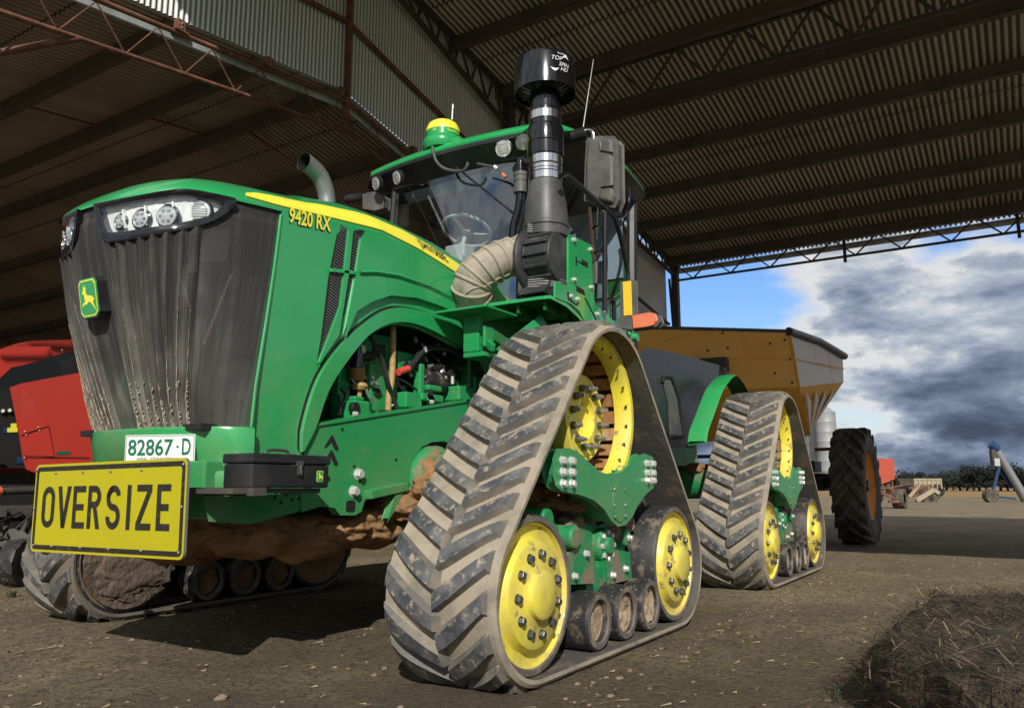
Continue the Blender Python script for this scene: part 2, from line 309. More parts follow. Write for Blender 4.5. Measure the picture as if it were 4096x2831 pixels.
def _ico(sub):
    t=(1+5**.5)/2; v=[Vector(p).normalized() for p in [(-1,t,0),(1,t,0),(-1,-t,0),(1,-t,0),(0,-1,t),(0,1,t),(0,-1,-t),(0,1,-t),(t,0,-1),(t,0,1),(-t,0,-1),(-t,0,1)]]
    f=[(0,11,5),(0,5,1),(0,1,7),(0,7,10),(0,10,11),(1,5,9),(5,11,4),(11,10,2),(10,7,6),(7,1,8),(3,9,4),(3,4,2),(3,2,6),(3,6,8),(3,8,9),(4,9,5),(2,4,11),(6,2,10),(8,6,7),(9,8,1)]
    for _ in range(sub):
        c={}; nf=[]
        def mid(a,b):
            k=(min(a,b),max(a,b))
            if k not in c: v.append(((v[a]+v[b])/2).normalized()); c[k]=len(v)-1
            return c[k]
        for a,b,d in f:
            x,y,z=mid(a,b),mid(b,d),mid(d,a); nf+=[(a,x,z),(b,y,x),(d,z,y),(x,y,z)]
        f=nf
    return [tuple(p) for p in v],f
ICO=[_ico(i) for i in range(5)]
def thing(name,label,cat,loc=(0,0,0),rz=0,group=None):
    o=bpy.data.objects.new(name,None); o.empty_display_size=.3; col.objects.link(o); o.location=loc; o.rotation_euler=(0,0,rz)
    o['label']=label; o['category']=cat
    if group: o['group']=group
    return o
def tag(o,label,cat,group=None,kind=None):
    if label: o['label']=label
    if cat: o['category']=cat
    if group: o['group']=group
    if kind: o['kind']=kind
    return o
def smoothpath(pts, n=6):           # Catmull-Rom
    pts=[Vector(p) for p in pts]; P=[pts[0]*2-pts[1]]+pts+[pts[-1]*2-pts[-2]]; out=[]
    for i in range(1,len(P)-2):
        for k in range(n):
            t=k/n; a,b,c,d=P[i-1],P[i],P[i+1],P[i+2]
            out.append(.5*((2*b)+(c-a)*t+(2*a-5*b+4*c-d)*t*t+(3*b-a-3*c+d)*t**3))
    out.append(pts[-1]); return out
def interp(x, tab):
    if tab[0][0]>tab[-1][0]: tab=tab[::-1]
    if x<=tab[0][0]: return tab[0][1]
    for (a,b),(c,d) in zip(tab,tab[1:]):
        if x<=c: return b+(d-b)*(x-a)/(c-a)
    return tab[-1][1]
def text(name, s, w, h, org, right, up, m, parent, depth=.002, slant=0, squeeze=1.0, bold=0):
    """flat lettering fitted into a w x h box whose lower left corner is org"""
    cu=bpy.data.curves.new(name,'FONT'); cu.body=s; cu.extrude=0; cu.fill_mode='BOTH'; cu.space_character=squeeze; cu.shear=slant
    cu.resolution_u=4; cu.offset=bold
    ob=bpy.data.objects.new(name,cu); col.objects.link(ob); bpy.context.view_layer.update()
    me=bpy.data.meshes.new_from_object(ob.evaluated_get(bpy.context.evaluated_depsgraph_get()))
    bpy.data.objects.remove(ob); bpy.data.curves.remove(cu)
    xs=[v.co.x for v in me.vertices]; ys=[v.co.y for v in me.vertices]; x0,x1,y0,y1=min(xs),max(xs),min(ys),max(ys)
    right=Vector(right).normalized(); up=Vector(up).normalized(); nrm=right.cross(up).normalized(); org=Vector(org)
    for v in me.vertices: v.co=org+right*((v.co.x-x0)/(x1-x0)*w)+up*((v.co.y-y0)/(y1-y0)*h)+nrm*depth
    me.materials.append(M[m]); o=bpy.data.objects.new(name,me); col.objects.link(o); o.parent=parent
    return o
DEER=[(-.50,-.02),(-.36,.10),(-.20,.14),(-.02,.14),(.08,.22),(.10,.36),(.04,.46),(.16,.43),(.14,.56),(.20,.45),(.25,.58),(.25,.44),(.33,.50),(.28,.40),(.33,.33),(.42,.27),(.34,.23),(.27,.20),(.24,.05),
      (.20,-.06),(.38,-.10),(.47,-.22),(.42,-.24),(.34,-.16),(.12,-.17),(-.02,-.10),(-.18,-.09),(-.30,-.20),(-.42,-.30),(-.52,-.40),(-.55,-.37),(-.46,-.26),(-.38,-.12),(-.44,-.06)]
def emblem(name, c, right, up, w, h, parent, mirror=False, thick=.004):
    """rounded shield: yellow rim, green field, leaping deer"""
    right=Vector(right).normalized(); up=Vector(up).normalized(); n=right.cross(up).normalized(); c=Vector(c); mb=MB()
    def outl(k):
        base=[(-.5,.38),(-.38,.5),(.38,.5),(.5,.38),(.5,-.38),(.34,-.5),(-.34,-.5),(-.5,-.38)]
        return [(x*k*w,y*k*h) for x,y in base]
    def put(pl,d,m):
        mb.poly([c+right*x+up*y+n*d for x,y in pl],m)
    a=outl(1.0); mb.add([c+right*x+up*y for x,y in a]+[c+right*x+up*y+n*thick for x,y in a],[[k,(k+1)%8,8+(k+1)%8,8+k] for k in range(8)],0)
    put(a,thick,0); put(outl(.93),thick+.0012,1); put(outl(.86),thick+.0024,0)
    sx=-1 if mirror else 1
    d=[(sx*x*w*.72,(y-.06)*h*.72) for x,y in DEER]
    if mirror: d=d[::-1]
    put(d,thick+.0036,1)
    return mb.build(name,['green','yellow_dec'],parent)

# ================================================================== THE TRACTOR
T=thing('tractor','big green tractor on four rubber track units with a yellow sign on its nose','tractor')
def part(mb,name,mats,bevel=0,parent=None,**k): return mb.build(name,mats,parent or T,bevel=bevel,**k)

# ---- track unit geometry: belt wraps a drive wheel on top and two idlers below
CIR=[(.02,1.226,.43),(.856,.357,.345),(-.84,.357,.345)]
def belt_profile():
    pts=[]; n=1440
    for i in range(n):
        t=2*PI*i/n; nx,nz=math.cos(t),math.sin(t)
        c=max(CIR,key=lambda q:q[0]*nx+q[1]*nz+q[2]); pts.append((c[0]+c[2]*nx,c[1]+c[2]*nz,nx,nz))
    L=[0]
    for a,b in zip(pts,pts[1:]+pts[:1]): L.append(L[-1]+math.hypot(b[0]-a[0],b[1]-a[1]))
    return pts,L
BP,BL=belt_profile(); PER=BL[-1]
import bisect
def belt_at(s,h=0):
    s%=PER; i=min(bisect.bisect_right(BL,s)-1,len(BP)-1); a=BP[i]; b=BP[(i+1)%len(BP)]
    d=BL[i+1]-BL[i]; t=(s-BL[i])/d if d>1e-9 else 0
    nx=a[2]+(b[2]-a[2])*t; nz=a[3]+(b[3]-a[3])*t; l=math.hypot(nx,nz); nx/=l; nz/=l
    return a[0]+(b[0]-a[0])*t+nx*h, a[1]+(b[1]-a[1])*t+nz*h
YI,YO=1.295,1.866; TH=.036; NL=44
def make_belt(name,mats,worn=0):
    mb=MB(); n=252
    ring=[]
    prof=[(YI,0),(YI-.004,TH*.5),(YI+.012,TH),(YO-.035,TH),(YO-.010,TH*.92),(YO+.002,TH*.5),(YO,0)]
    for i in range(n+1):
        s=PER*i/n; r=[]
        for y,h in prof:
            x,z=belt_at(s,h); r.append((x,y,z))
        r.append(r[0]); ring.append(r)
    for j in range(len(prof)):
        mb.grid([[r[j],r[j+1]] for r in ring],3 if j==len(prof)-1 else 0,True)
    yc=(YI+YO)/2; P=PER/NL; rnd=random.Random(3)
    for row in (0,1):
        for k in range(NL):
            s0=k*P+(P/2 if row else 0); j=rnd.uniform(-.004,.004)
            ya,yb=(yc+.006+j,YO-.042) if row==0 else (yc-.006-j,YI+.012)
            sa,sb=s0,s0+.150; hh=.040-.010*worn
            SEG=6; rows=[]
            for q in range(-1,SEG+2):
                t=min(max(q/SEG,0),1); y=ya+(yb-ya)*t; s=sa+(sb-sa)*t**1.12
                h=TH+hh*(1-.10*t-(.55*max(0,(t-.72)/.28)**1.5 if row==1 else .25*max(0,(t-.8)/.2))); wt=.029+.003*math.sin(PI*t)+j*.4; wb=.042
                if q==-1:                                   # sloping foot at the centre end
                    y=ya-(.022 if row==0 else -.022); h=TH+.002; wt=wb*.7; s=sa-.012
                if q==SEG+1: h=TH+.002; y=yb+(.012 if row==0 else -.008); wt=wb*.9
                r=[]
                for ds,hk in ((-wb,TH-.004),(-wb*.97,TH+.004),(-wt,h),(wt,h),(wb*1.1,TH+.004),(wb*1.15,TH-.004)):
                    x,z=belt_at(s+ds,hk); r.append((x,y,z))
                rows.append(r)
            for q in range(len(rows)-1):
                for c in range(5):
                    o=len(mb.v); mb.v+=[rows[q][c],rows[q][c+1],rows[q+1][c+1],rows[q+1][c]]
                    mb.f.append([o,o+1,o+2,o+3]); mb.mi.append((1 if c==2 and 0<q<len(rows)-2 else 2) if c in(1,2,3) else 0); mb.sm.append(False)
    # guide blocks on the inside
    for k in range(NL):
        s=k*P; x,z=belt_at(s,-.035); x2,z2=belt_at(s+.05,-.035); x3,z3=belt_at(s-.05,.0); x4,z4=belt_at(s+.1,.0)
        vs=[]
        for y in(1.50,1.58): vs+=[(x3,y,z3),(x,y,z),(x2,y,z2),(x4,y,z4)]
        mb.add(vs,[(0,1,2,3),(7,6,5,4),(0,4,5,1),(1,5,6,2),(2,6,7,3)],3)
    return mb
def hexbolt(r=.020,h=.022,washer=True):
    mb=MB(); 
    if washer: mb.lathe([(0,.004),(r*1.28,.004),(r*1.28,0)],'y',(0,0,0),14,0)
    mb.lathe([(r*1.0,0),(r*1.0,h*.85),(r*.86,h),(0,h)],'y',(0,0,0),6,0,smooth=False)
    return mb
BOLT={}
def put_bolts(pts,parent,name,m,r=.02,h=.022,washer=True):
    key=(name,m,r,h)
    for p in pts:
        if key not in BOLT:
            o=hexbolt(r,h,washer).build(name,m,parent); BOLT[key]=o.data
        else:
            o=bpy.data.objects.new(name,BOLT[key]); col.objects.link(o); o.parent=parent
        o.location=p; o.rotation_euler=(0,random.uniform(0,1),0)
def lump_disc(mb,c,R,y0,amp,m,seed):
    rows=[]
    for i in range(9):
        r=R*i/8; row=[]
        for k in range(25):
            t=2*PI*k/24; p=(c[0]+r*math.cos(t),0,c[1]+r*math.sin(t))
            d=amp*(mnoise.noise(Vector((p[0]*9+seed,p[2]*9,seed)))+.6*mnoise.noise(Vector((p[0]*25,p[2]*25+seed,0))))*(1 if i<8 else 0)
            row.append((p[0],y0+d,p[2]))
        rows.append(row)
    mb.grid(rows,m,True)
UNIT={}
def track_unit(dx,side,key,front):
    """belt, wheels and frame of one track unit; side +1 is the tractor's left"""
    dirty=side<0
    def place(name,mk,mats,bevel=0):
        k=(name,tuple(mats),mk)
        o=None
        kk=(name,tuple(mats),mk.__name__,getattr(mk,'idx',0))
        if kk in UNIT:
            o=bpy.data.objects.new(name,UNIT[kk].data); col.objects.link(o); o.parent=T
            for md in UNIT[kk].modifiers:
                b=o.modifiers.new('edge','BEVEL'); b.width=md.width; b.segments=md.segments; b.limit_method='ANGLE'; b.angle_limit=md.angle_limit
        else:
            o=mk().build(name,list(mats),T,bevel=bevel); UNIT[kk]=o
        o.location=(dx,0,0); o.scale=(1,side,1)
        return o
    def belt(): return make_belt('track_belt',0)
    place('track_belt',belt,('carcass_r' if dirty else 'carcass','lug','lugside','belt_in'))
    Y='yellow_mud' if dirty else 'yellow'
    def drive():
        mb=MB(); c=(.02,0,1.226)
        for y0,y1 in((1.665,1.765),(1.30,1.40)):
            mb.lathe([(.425,y0),(.425,y1),(.395,y1),(.385,y1-.012),(.372,y1-.03),(.372,y0),(.425,y0)],'y',c,48,0)
            mb.lathe([(.430,y1-.035),(.430,y1-.02)],'y',c,48,0)
        for k in range(24):
            t=2*PI*k/24; x=c[0]+.400*math.cos(t); z=c[2]+.400*math.sin(t)
            mb.box((x,1.53,z),(.03,.36,.074),1,Matrix.Rotation(-t,3,'Y'))
        for k in range(20):
            t=2*PI*(k+.5)/20; x=c[0]+.366*math.cos(t); z=c[2]+.366*math.sin(t)
            mb.add([(x+.0,1.752,z+.011),(x,1.752,z-.011),(x-.014*math.cos(t),1.735,z-.014*math.sin(t))],[(0,1,2)],2)
        mb.lathe([(.372,1.40),(.30,1.42),(.24,1.50),(.21,1.60)],'y',c,40,1)
        return mb
    d=place('drive_wheel',drive,(Y,'slat','black'))
    def hub():
        mb=MB(); c=(.02,0,1.226-.03)
        mb.lathe([(.24,1.50),(.24,1.650),(.228,1.658),(.216,1.653),(.21,1.661),(.118,1.661),(.112,1.632),(.085,1.618),(.04,1.614),(0,1.614)],'y',c,40,0)
        return mb
    h=place('hub_plate',hub,(Y,)); h.location=(0,0,0); h.scale=(1,1,1); h.parent=d
    c=(.02,1.196)
    studs=MB()
    def stud():
        mb=MB(); mb.lathe([(.021,0),(.021,.022),(.017,.026)],'y',(0,0,0),10,0); mb.lathe([(.017,.024),(.017,.045),(.011,.047),(.011,.064),(0,.066)],'y',(0,0,0),6,1,smooth=False); return mb
    for k in range(12):
        t=2*PI*k/12+.2
        kk=('stud',)
        if kk not in UNIT:
            o=stud().build('wheel_stud',['bolt_dk','bolt'],h); UNIT[kk]=o
        else:
            o=bpy.data.objects.new('wheel_stud',UNIT[kk].data); col.objects.link(o); o.parent=d
        o.parent=d; o.location=(c[0]+.165*math.cos(t),1.660,c[1]+.165*math.sin(t))
    def mk_idler(i):
        cx,cz,R=CIR[1+i]
        def f():
            mb=MB(); cc=(cx,0,cz)
            pr=[(R,1.62),(R,1.815),(R-.008,1.828),(R-.032,1.830),(R-.038,1.822),(R-.046,1.800),(R-.080,1.794),(.246,1.797),(.236,1.812),(.228,1.838),(.205,1.846),(.128,1.846),(.120,1.852),(.108,1.856),(.104,1.880),(.092,1.888),(.02,1.890),(0,1.890)]
            ms=[0,0,3,3]+[1]*13
            mb.lathe(pr,'y',cc,48,mats=ms)
            mb.lathe([(R,1.45),(R,1.305),(R-.02,1.298),(R-.03,1.298),(R-.05,1.315),(.2,1.325),(.12,1.305),(0,1.30)],'y',cc,40,mats=[0,0,3,2,2,2,2])
            mb.lathe([(R,1.45),(.12,1.46),(.12,1.6),(R,1.62)],'y',cc,32,2)
            return mb
        f.__name__='idler%d'%i; return f
    for i in(0,1):
        cx,cz,R=CIR[1+i]
        w=place('idler_wheel',mk_idler(i),('rubber',Y,'mud_brown','rubber_rim'))
        if not dirty:
            put_bolts([(cx+.172*math.cos(2*PI*k/11),1.844,cz+.172*math.sin(2*PI*k/11)) for k in range(11)],w,'wheel_bolt','bolt_dk',.0175,.024)
    def mk_roller(i):
        cx=(.22,-.11,-.44)[i]
        def f():
            mb=MB(); cc=(cx,0,.157); R=.143
            mb.lathe([(R,1.60),(R,1.818),(R-.010,1.830),(R-.036,1.830),(R-.042,1.822),(R-.042,1.79)],'y',cc,36,mats=[0,0,1,1,0])
            lump_disc(mb,(cx,.157),R-.040,1.795 if i==0 else 1.806,.010 if i==0 else .035,2,i*3.3)
            mb.lathe([(R,1.46),(R,1.310),(R-.010,1.298),(R-.036,1.298),(R-.042,1.31),(R-.042,1.335)],'y',cc,36,mats=[0,0,1,1,0])
            lump_disc(mb,(cx,.157),R-.040,1.335,.03,3,i*2.1+9)
            mb.lathe([(R,1.46),(.06,1.47),(.06,1.59),(R,1.60)],'y',cc,24,0)
            return mb
        f.__name__='roller%d'%i; return f
    for i in range(3): place('mid_roller',mk_roller(i),('rubber','rubber_rim','mud_dry','mud_brown'))
    def frame():
        mb=MB()
        mb.box((-.02,1.55,.46),(.95,.16,.16))
        mb.prism([(-.46,.36),(.42,.36),(.44,.50),(.36,.60),(.18,.64),(-.1,.60),(-.34,.62),(-.46,.52)],'y',1.44,1.66)
        mb.prism([(.10,.33),(.36,.35),(.40,.46),(.30,.53),(.12,.52)],'y',1.62,1.74)
        mb.prism([(-.42,.30),(-.10,.30),(-.08,.42),(-.2,.47),(-.40,.44)],'y',1.62,1.72)
        mb.prism([(-.1,.27),(.1,.27),(.12,.38),(-.12,.38)],'y',1.60,1.70)
        mb.lathe([(.095,1.60),(.095,1.70),(.085,1.712),(.05,1.715),(.046,1.735),(0,1.737)],'y',(-.13,0,.50),24,0)
        mb.lathe([(.06,1.62),(.06,1.76),(.05,1.77),(0,1.77)],'y',(.34,0,.57),20,0)
        mb.lathe([(.05,1.62),(.05,1.73),(0,1.735)],'y',(-.36,0,.53),20,0)
        mb.cyl((.34,1.66,.57),(.50,1.66,.66),.035,12); mb.cyl((.5,1.7,.66),(.5,1.45,.66),.055,14)
        mb.cyl((-.55,1.25,.357),(-.55,1.62,.357),.06,12); mb.bar((-.84,1.535,.357),(.856,1.535,.357),.09,.14)
        for x in(.22,-.11,-.44): mb.bar((x,1.53,.157),(x*.8,1.53,.38),.08,.1)
        mb.box((.0,1.40,.56),(.5,.25,.14)); mb.box((0,1.32,.75),(.32,.12,.5))
        return mb
    fr=place('track_frame',frame,('green_mud',),.012)
    if not dirty:
        bl=[(-.13+.072*math.cos(t),1.70,.50+.072*math.sin(t)) for t in[2*PI*k/8 for k in range(8)]]
        put_bolts(bl+[(.40,1.665,.47),(.33,1.742,.38),(.2,1.742,.48),(-.36,1.735,.53),(-.33,1.72,.36),(-.16,1.72,.34)],fr,'frame_bolt','bolt_wh',.016,.024)
    def yoke():
        mb=MB(); y0,y1=1.745,1.80
        pl=[(.60,.985),(.47,.995),(.38,.980),(.27,.935),(.14,.885),(.0,.868),(-.14,.885),(-.27,.935),(-.38,.985),(-.47,1.0),(-.585,.985),(-.62,.95),(-.635,.87),(-.60,.83),(-.46,.785),(-.36,.735),(-.27,.665),(-.18,.625),(-.08,.620),(-.0,.655),(.08,.715),(.2,.765),(.36,.795),(.54,.812),(.60,.835),(.625,.88),(.625,.95)]
        mb.prism(pl,'y',y0,y1)
        for sx in(-1,1): mb.prism([(sx*.44,.84),(sx*.44,.985),(sx*.61,.97),(sx*.61,.85)],'y',1.30,1.744)
        mb.prism([(-.30,.69),(-.05,.63),(.12,.75),(.1,.85),(-.25,.85)],'y',1.62,1.743)
        mb.prism([(.60,.98),(.40,.98),(.2,.90),(-.2,.90),(-.40,.98),(-.62,.98),(-.62,.86),(-.2,.70),(.2,.70),(.60,.84)],'y',1.24,1.30)
        return mb
    yk=place('pivot_yoke',yoke,('green_plain',),.014)
    def cover():
        mb=MB(); pl=[(-.1+.085*math.cos(t),.73+(.115 if math.sin(t)>0 else .10)*math.sin(t)) for t in[2*PI*k/28 for k in range(28)]]
        mb.prism(pl,'y',1.801,1.806); return mb
    cv=place('cover_plate',cover,('green_plain',)); cv.parent=yk; cv.location=(0,0,0); cv.scale=(1,1,1)
    if not dirty:
        b=[(x,1.80,z) for x in(.545,.455) for z in(.945,.89,.835)]+[(x,1.80,z) for x in(-.49,-.575) for z in(.955,.90,.855)]
        put_bolts(b,yk,'yoke_bolt','bolt_wh',.0185,.026)
        put_bolts([(-.1+.07*sx,1.805,.73+dz) for sx in(-1,1) for dz in(.075,-.01,-.07)],yk,'cover_screw','bolt',.008,.008)
    def mudc():
        mb=MB(); rnd=random.Random(11)
        for i in range(26):
            x=rnd.uniform(-.5,.5); mb.lump((x,rnd.uniform(1.45,1.68),rnd.choice((.62,.60,.66))+rnd.uniform(-.03,.03)-.1*abs(x)),rnd.uniform(.025,.06),0,i,2,.5)
        for i in range(14):
            mb.lump((rnd.choice((.6,-.62))+rnd.uniform(-.03,.03),rnd.uniform(1.35,1.72),rnd.uniform(.8,.99)),rnd.uniform(.02,.05),0,i+40,2,.5)
        for i in range(10):
            mb.lump((rnd.uniform(-.3,.3),rnd.uniform(1.4,1.6),.74+rnd.uniform(-.05,.05)),(.09,.08,.05),1,i+70,2,.5)
        return mb
    place('caked_mud',mudc,('mud','mud_brown'))['kind']='stuff'
    def axle():
        mb=MB(); mb.lathe([(.0,.35),(.21,.35),(.21,.62),(.17,.70),(.16,1.0),(.2,1.1),(.24,1.2),(.2,1.3)],'y',(.0,0,.86),28,0)
        mb.lump((.10,.66,.90),(.10,.07,.12),1,5,3,.35); mb.lump((.02,.95,.98),(.14,.16,.07),1,8,3,.35)
        return mb
    place('axle_housing',axle,('green_mud','mud_brown'))
track_unit(0,1,'fl',True); track_unit(-.07,-1,'fr',True); track_unit(-3.908,1,'rl',False); track_unit(-3.908,-1,'rr',False)
mb=MB(); lump_disc(mb,(.786,.357),.315,-1.275,.028,0,4.4)
mb.lump((.74,-1.28,.27),(.27,.035,.17),0,3,4,.35)
M['mud_dk']=mat('dark_caked_mud',(.125,.092,.068),.95,dirt=((.07,.05,.036),.45,.7,7,.8),bump=(.9,30,.02))
part(mb,'mud_crust',['mud_dk'])

# ---- nose and hood
def nose_x0(z): return interp(z,[(.90,1.59),(1.1,1.66),(1.27,1.725),(1.5,1.805),(1.71,1.87),(1.97,1.935),(2.13,1.955),(2.24,1.96)])
def nose_xe(z): return interp(z,[(.90,1.41),(1.15,1.41),(1.23,1.405),(1.39,1.37),(1.63,1.335),(1.87,1.30),(2.24,1.26)])
def nose_w(z): return interp(z,[(.9,.60),(1.2,.585),(1.7,.57),(2.24,.565)])
def nose_n(z): return interp(z,[(.9,1.85),(1.1,1.95),(1.7,2.8),(2.2,3.0)])
def gsup(s,n=3.0): return max(0,1-min(1,abs(s))**n)**(1/n)
def nose_x(y,z): return nose_xe(z)+(nose_x0(z)-nose_xe(z))*gsup(y/nose_w(z),nose_n(z))
def nose_pt(phi,z,off=0):          # phi in -1..1 runs right edge -> centre -> left edge of the nose, evenly in plan
    a=phi*PI/2; e_=2/nose_n(z); s=math.copysign(abs(math.sin(a))**e_,a); c=abs(math.cos(a))**e_
    w=nose_w(z); d=nose_x0(z)-nose_xe(z); p=Vector((nose_xe(z)+d*c,w*s,z))
    if off:
        e=.004; p1=nose_pt(max(-1,phi-e),z); p2=nose_pt(min(1,phi+e),z); t=p2-p1; nn=Vector((t.y,-t.x,0)); nn.normalize()
        p+=nn*off
    return p
import functools
@functools.lru_cache(None)
def nose_arclen(z,n=160):
    ps=[nose_pt(-1+2*i/n,z) for i in range(n+1)]; L=[0]
    for a,b in zip(ps,ps[1:]): L.append(L[-1]+(b-a).length)
    return L
def nose_u(u,z,off=0,n=160):       # u = fraction of arc length across the nose
    L=nose_arclen(z); t=u*L[-1]; i=min(max(bisect.bisect_right(L,t)-1,0),n-1)
    f=(t-L[i])/max(1e-9,L[i+1]-L[i]); return nose_pt(-1+2*(i+f)/n,z,off)
def nose_hit(k,u,v,off=0):         # where a line of sight meets the nose
    d=ray(k,u,v).normalized(); c=Vector(CLOC); prev=None
    for i in range(900):
        p=c+d*(1.5+i*.005); z=p.z
        if abs(p.y)<nose_w(z) and p.x<nose_x(p.y,z)+off: return p
    return c+d*3
# perimeter of the hood top: left side rear -> nose -> right side rear
PERIM=[]
XR=-.62
def seam_z(x): return interp(x,[(-.62,2.16),(-.35,2.20),(-.10,2.245),(.15,2.285),(.5,2.315),(.75,2.29),(1.0,2.265),(1.26,2.235),(1.5,2.212),(1.65,2.207),(1.8,2.196),(1.9,2.162),(1.97,2.15)])
def crown_z(x): return interp(x,[(-.62,2.55),(-.3,2.585),(.2,2.60),(.6,2.57),(.9,2.515),(1.2,2.415),(1.4,2.36)])
for i in range(40): 
    x=XR+(1.26-XR)*i/40; PERIM.append((x,.565))
for i in range(61):
    p=nose_pt(1-2*i/60,2.2); PERIM.append((p.x,p.y))
for i in range(1,41):
    x=1.26-(1.26-XR)*i/40; PERIM.append((x,-.565))
def hood_pt(i,rho,off=0):
    i0=int(min(max(i,0),len(PERIM)-2)); f=i-i0; x=PERIM[i0][0]+(PERIM[i0+1][0]-PERIM[i0][0])*f; y=PERIM[i0][1]+(PERIM[i0+1][1]-PERIM[i0][1])*f
    qx=x if x<1.0 else 1.0+(x-1.0)*.28; zp=seam_z(x); zq=crown_z(qx)
    k=max(0,1-rho**2.5)**.85
    p=Vector((qx+(x-qx)*rho,y*rho,zp+(zq-zp)*k))
    if off:
        e=.01; a=hood_pt(i,max(0,rho-e)); b=hood_pt(i,min(1,rho+e)); c=hood_pt(i-.2,rho); d=hood_pt(i+.2,rho)
        n=(b-a).cross(d-c)
        if n.length>1e-9:
            n.normalize()
            if n.z<0: n=-n
            p+=n*off
    return p
rhos=[0,.15,.3,.45,.55,.65,.73,.8,.86,.91,.95,.98,1]
mb=MB(); mb.grid([[hood_pt(i,r) for r in rhos] for i in range(len(PERIM))])
# a lip turned down at the seam
mb.grid([[hood_pt(i,1),hood_pt(i,1)+Vector((0,0,-.012))] for i in range(len(PERIM))])
hood=part(mb,'hood',['green'])
# yellow stripe along the left (and right) shoulder
for sgn in(1,-1):
    mb=MB(); rows=[]
    i_a,i_b=0,43.6
    for q in range(60):
        t=q/59; i=i_a+(i_b-i_a)*t
        p=hood_pt(i,1); lo=.975; hi=interp(p.x,[(-.62,.86),(.0,.80),(.6,.795),(1.0,.80),(1.3,.835),(1.42,.87),(1.5,.93)])
        if t>.93: lo=.975-(t-.93)/.07*.015
        pts=[]
        for kk in range(7):
            r=lo+(hi-lo)*kk/6; w=hood_pt(i,r,.005); pts.append(Vector((w.x,w.y*sgn,w.z)))
        rows.append(pts)
    st=mb
    for a,b in zip(rows,rows[1:]):
        st.grid([a,b],0)
    s=st.build('hood_stripe',['yellow_dec'],hood)
    mb=MB()
    for f in(.14,.28,.42,.56,.70,.84):
        mb.tube([r[0].lerp(r[-1],f)+Vector((0,.0012*sgn,.0006)) for r in rows[:-6]],.0016,4)
    mb.tube([r[0]+Vector((0,.001*sgn,-.004)) for r in rows],.004,5)
    mb.build('pinstripe',['pin'],hood)
def on_hood(k,u,v):                # line of sight to hood shoulder, by stepping through the surface
    d=ray(k,u,v).normalized(); c=Vector(CLOC); best=None
    for i10 in range(0,520,4):
        for r in(.84,.88,.92,.96,.99):
            p=hood_pt(i10/10,r); w=p-c; m=(w-d*w.dot(d)).length
            if best is None or m<best[0]: best=(m,p,i10/10,r)
    return best
# lettering on the stripe
a=on_hood('D',452,1240); b=on_hood('D',628,1345)
i0,i1=a[2],b[2]
o=text('stripe_lettering','JOHN DEERE',1,1,(0,0,0),(1,0,0),(0,1,0),'black_matt',hood,0,bold=.012)
import bmesh
def finer(me,cuts=3):
    bm=bmesh.new(); bm.from_mesh(me); bmesh.ops.triangulate(bm,faces=bm.faces[:]); bmesh.ops.subdivide_edges(bm,edges=bm.edges[:],cuts=cuts,use_grid_fill=True); bm.to_mesh(me); bm.free()
finer(o.data)
for v in o.data.vertices:
    ii=i0+(i1-i0)*v.co.x; v.co=hood_pt(ii,.962-(.125)*v.co.y,.010)
# side panels (left one traced, right one mirrored)
YS=.57
def P2(k,u,v,y): p=at(k,u,v,'y',y); return (p.x,p.z)
def panel(sgn):
    mb=MB(); y0,y1=(YS-.03,YS)
    pl=[(1.262,2.228),(1.30,1.87),(1.335,1.63),(1.37,1.39),(1.405,1.23),(1.43,1.10),(1.43,.945),(1.06,.945),(1.075,1.0),(1.0,1.125),(.955,1.235),(.915,1.33),(.85,1.43),(.78,1.51),(.69,1.61),(.6,1.69),(.5,1.745),(.4,1.785),(.28,1.805),(.17,1.81),(0,1.795),(-.14,1.77),(-.33,1.74),(-.33,1.9),(-.40,2.18)]
    top=[(x,seam_z(x)-.012) for x in(-.2,.0,.15,.35,.5,.75,1.0)]
    pl=pl+top
    mb.prism(pl,'y',y0*sgn,y1*sgn)
    return part(mb,'hood_side_panel',['green'],.01)
pan=panel(1); panel(-1)
def band(inner,outer,y0,y1,mat_,name,parent=None,bev=.008):
    mb=MB(); n=len(inner)
    for i in range(n-1):
        q=[inner[i],inner[i+1],outer[i+1],outer[i]]
        v=[(x,y0,z) for x,z in q]+[(x,y1,z) for x,z in q]
        mb.add(v,[(4,5,6,7),(0,1,5,4),(2,3,7,6)]+([(3,0,4,7)] if i==0 else [])+([(1,2,6,5)] if i==n-2 else []))
    return mb.build(name,[mat_],parent or T)
def resample(pl,n):
    pl=smoothpath([(x,0,z) for x,z in pl],8); L=[0]
    for a,b in zip(pl,pl[1:]): L.append(L[-1]+(b-a).length)
    out=[]
    for k in range(n):
        t=L[-1]*k/(n-1); i=min(max(bisect.bisect_right(L,t)-1,0),len(pl)-2); f=(t-L[i])/max(1e-9,L[i+1]-L[i]); p=pl[i].lerp(pl[i+1],f); out.append((p.x,p.z))
    return out
ain=resample([(1.075,1.0),(1.0,1.125),(.915,1.33),(.78,1.51),(.6,1.69),(.4,1.785),(.17,1.81),(-.14,1.77),(-.33,1.735)],40)
aout=resample([(1.085,.995),(1.085,1.12),(1.005,1.36),(.875,1.54),(.70,1.70),(.46,1.855),(.2,1.90),(-.12,1.885),(-.33,1.86)],40)
band(ain,aout,YS-.02,YS+.028,'green','arch_trim')
band([(x,z) for x,z in aout],[(x+.012,z+.012) for x,z in aout],YS-.01,YS+.004,'black_matt','arch_seal',pan)
# inner liner of the arch, turned inwards
mb=MB(); mb.grid([[(x,YS+.01,z),(x,YS-.07,z+.0)] for x,z in ain]); part(mb,'arch_liner',['green_dark'])
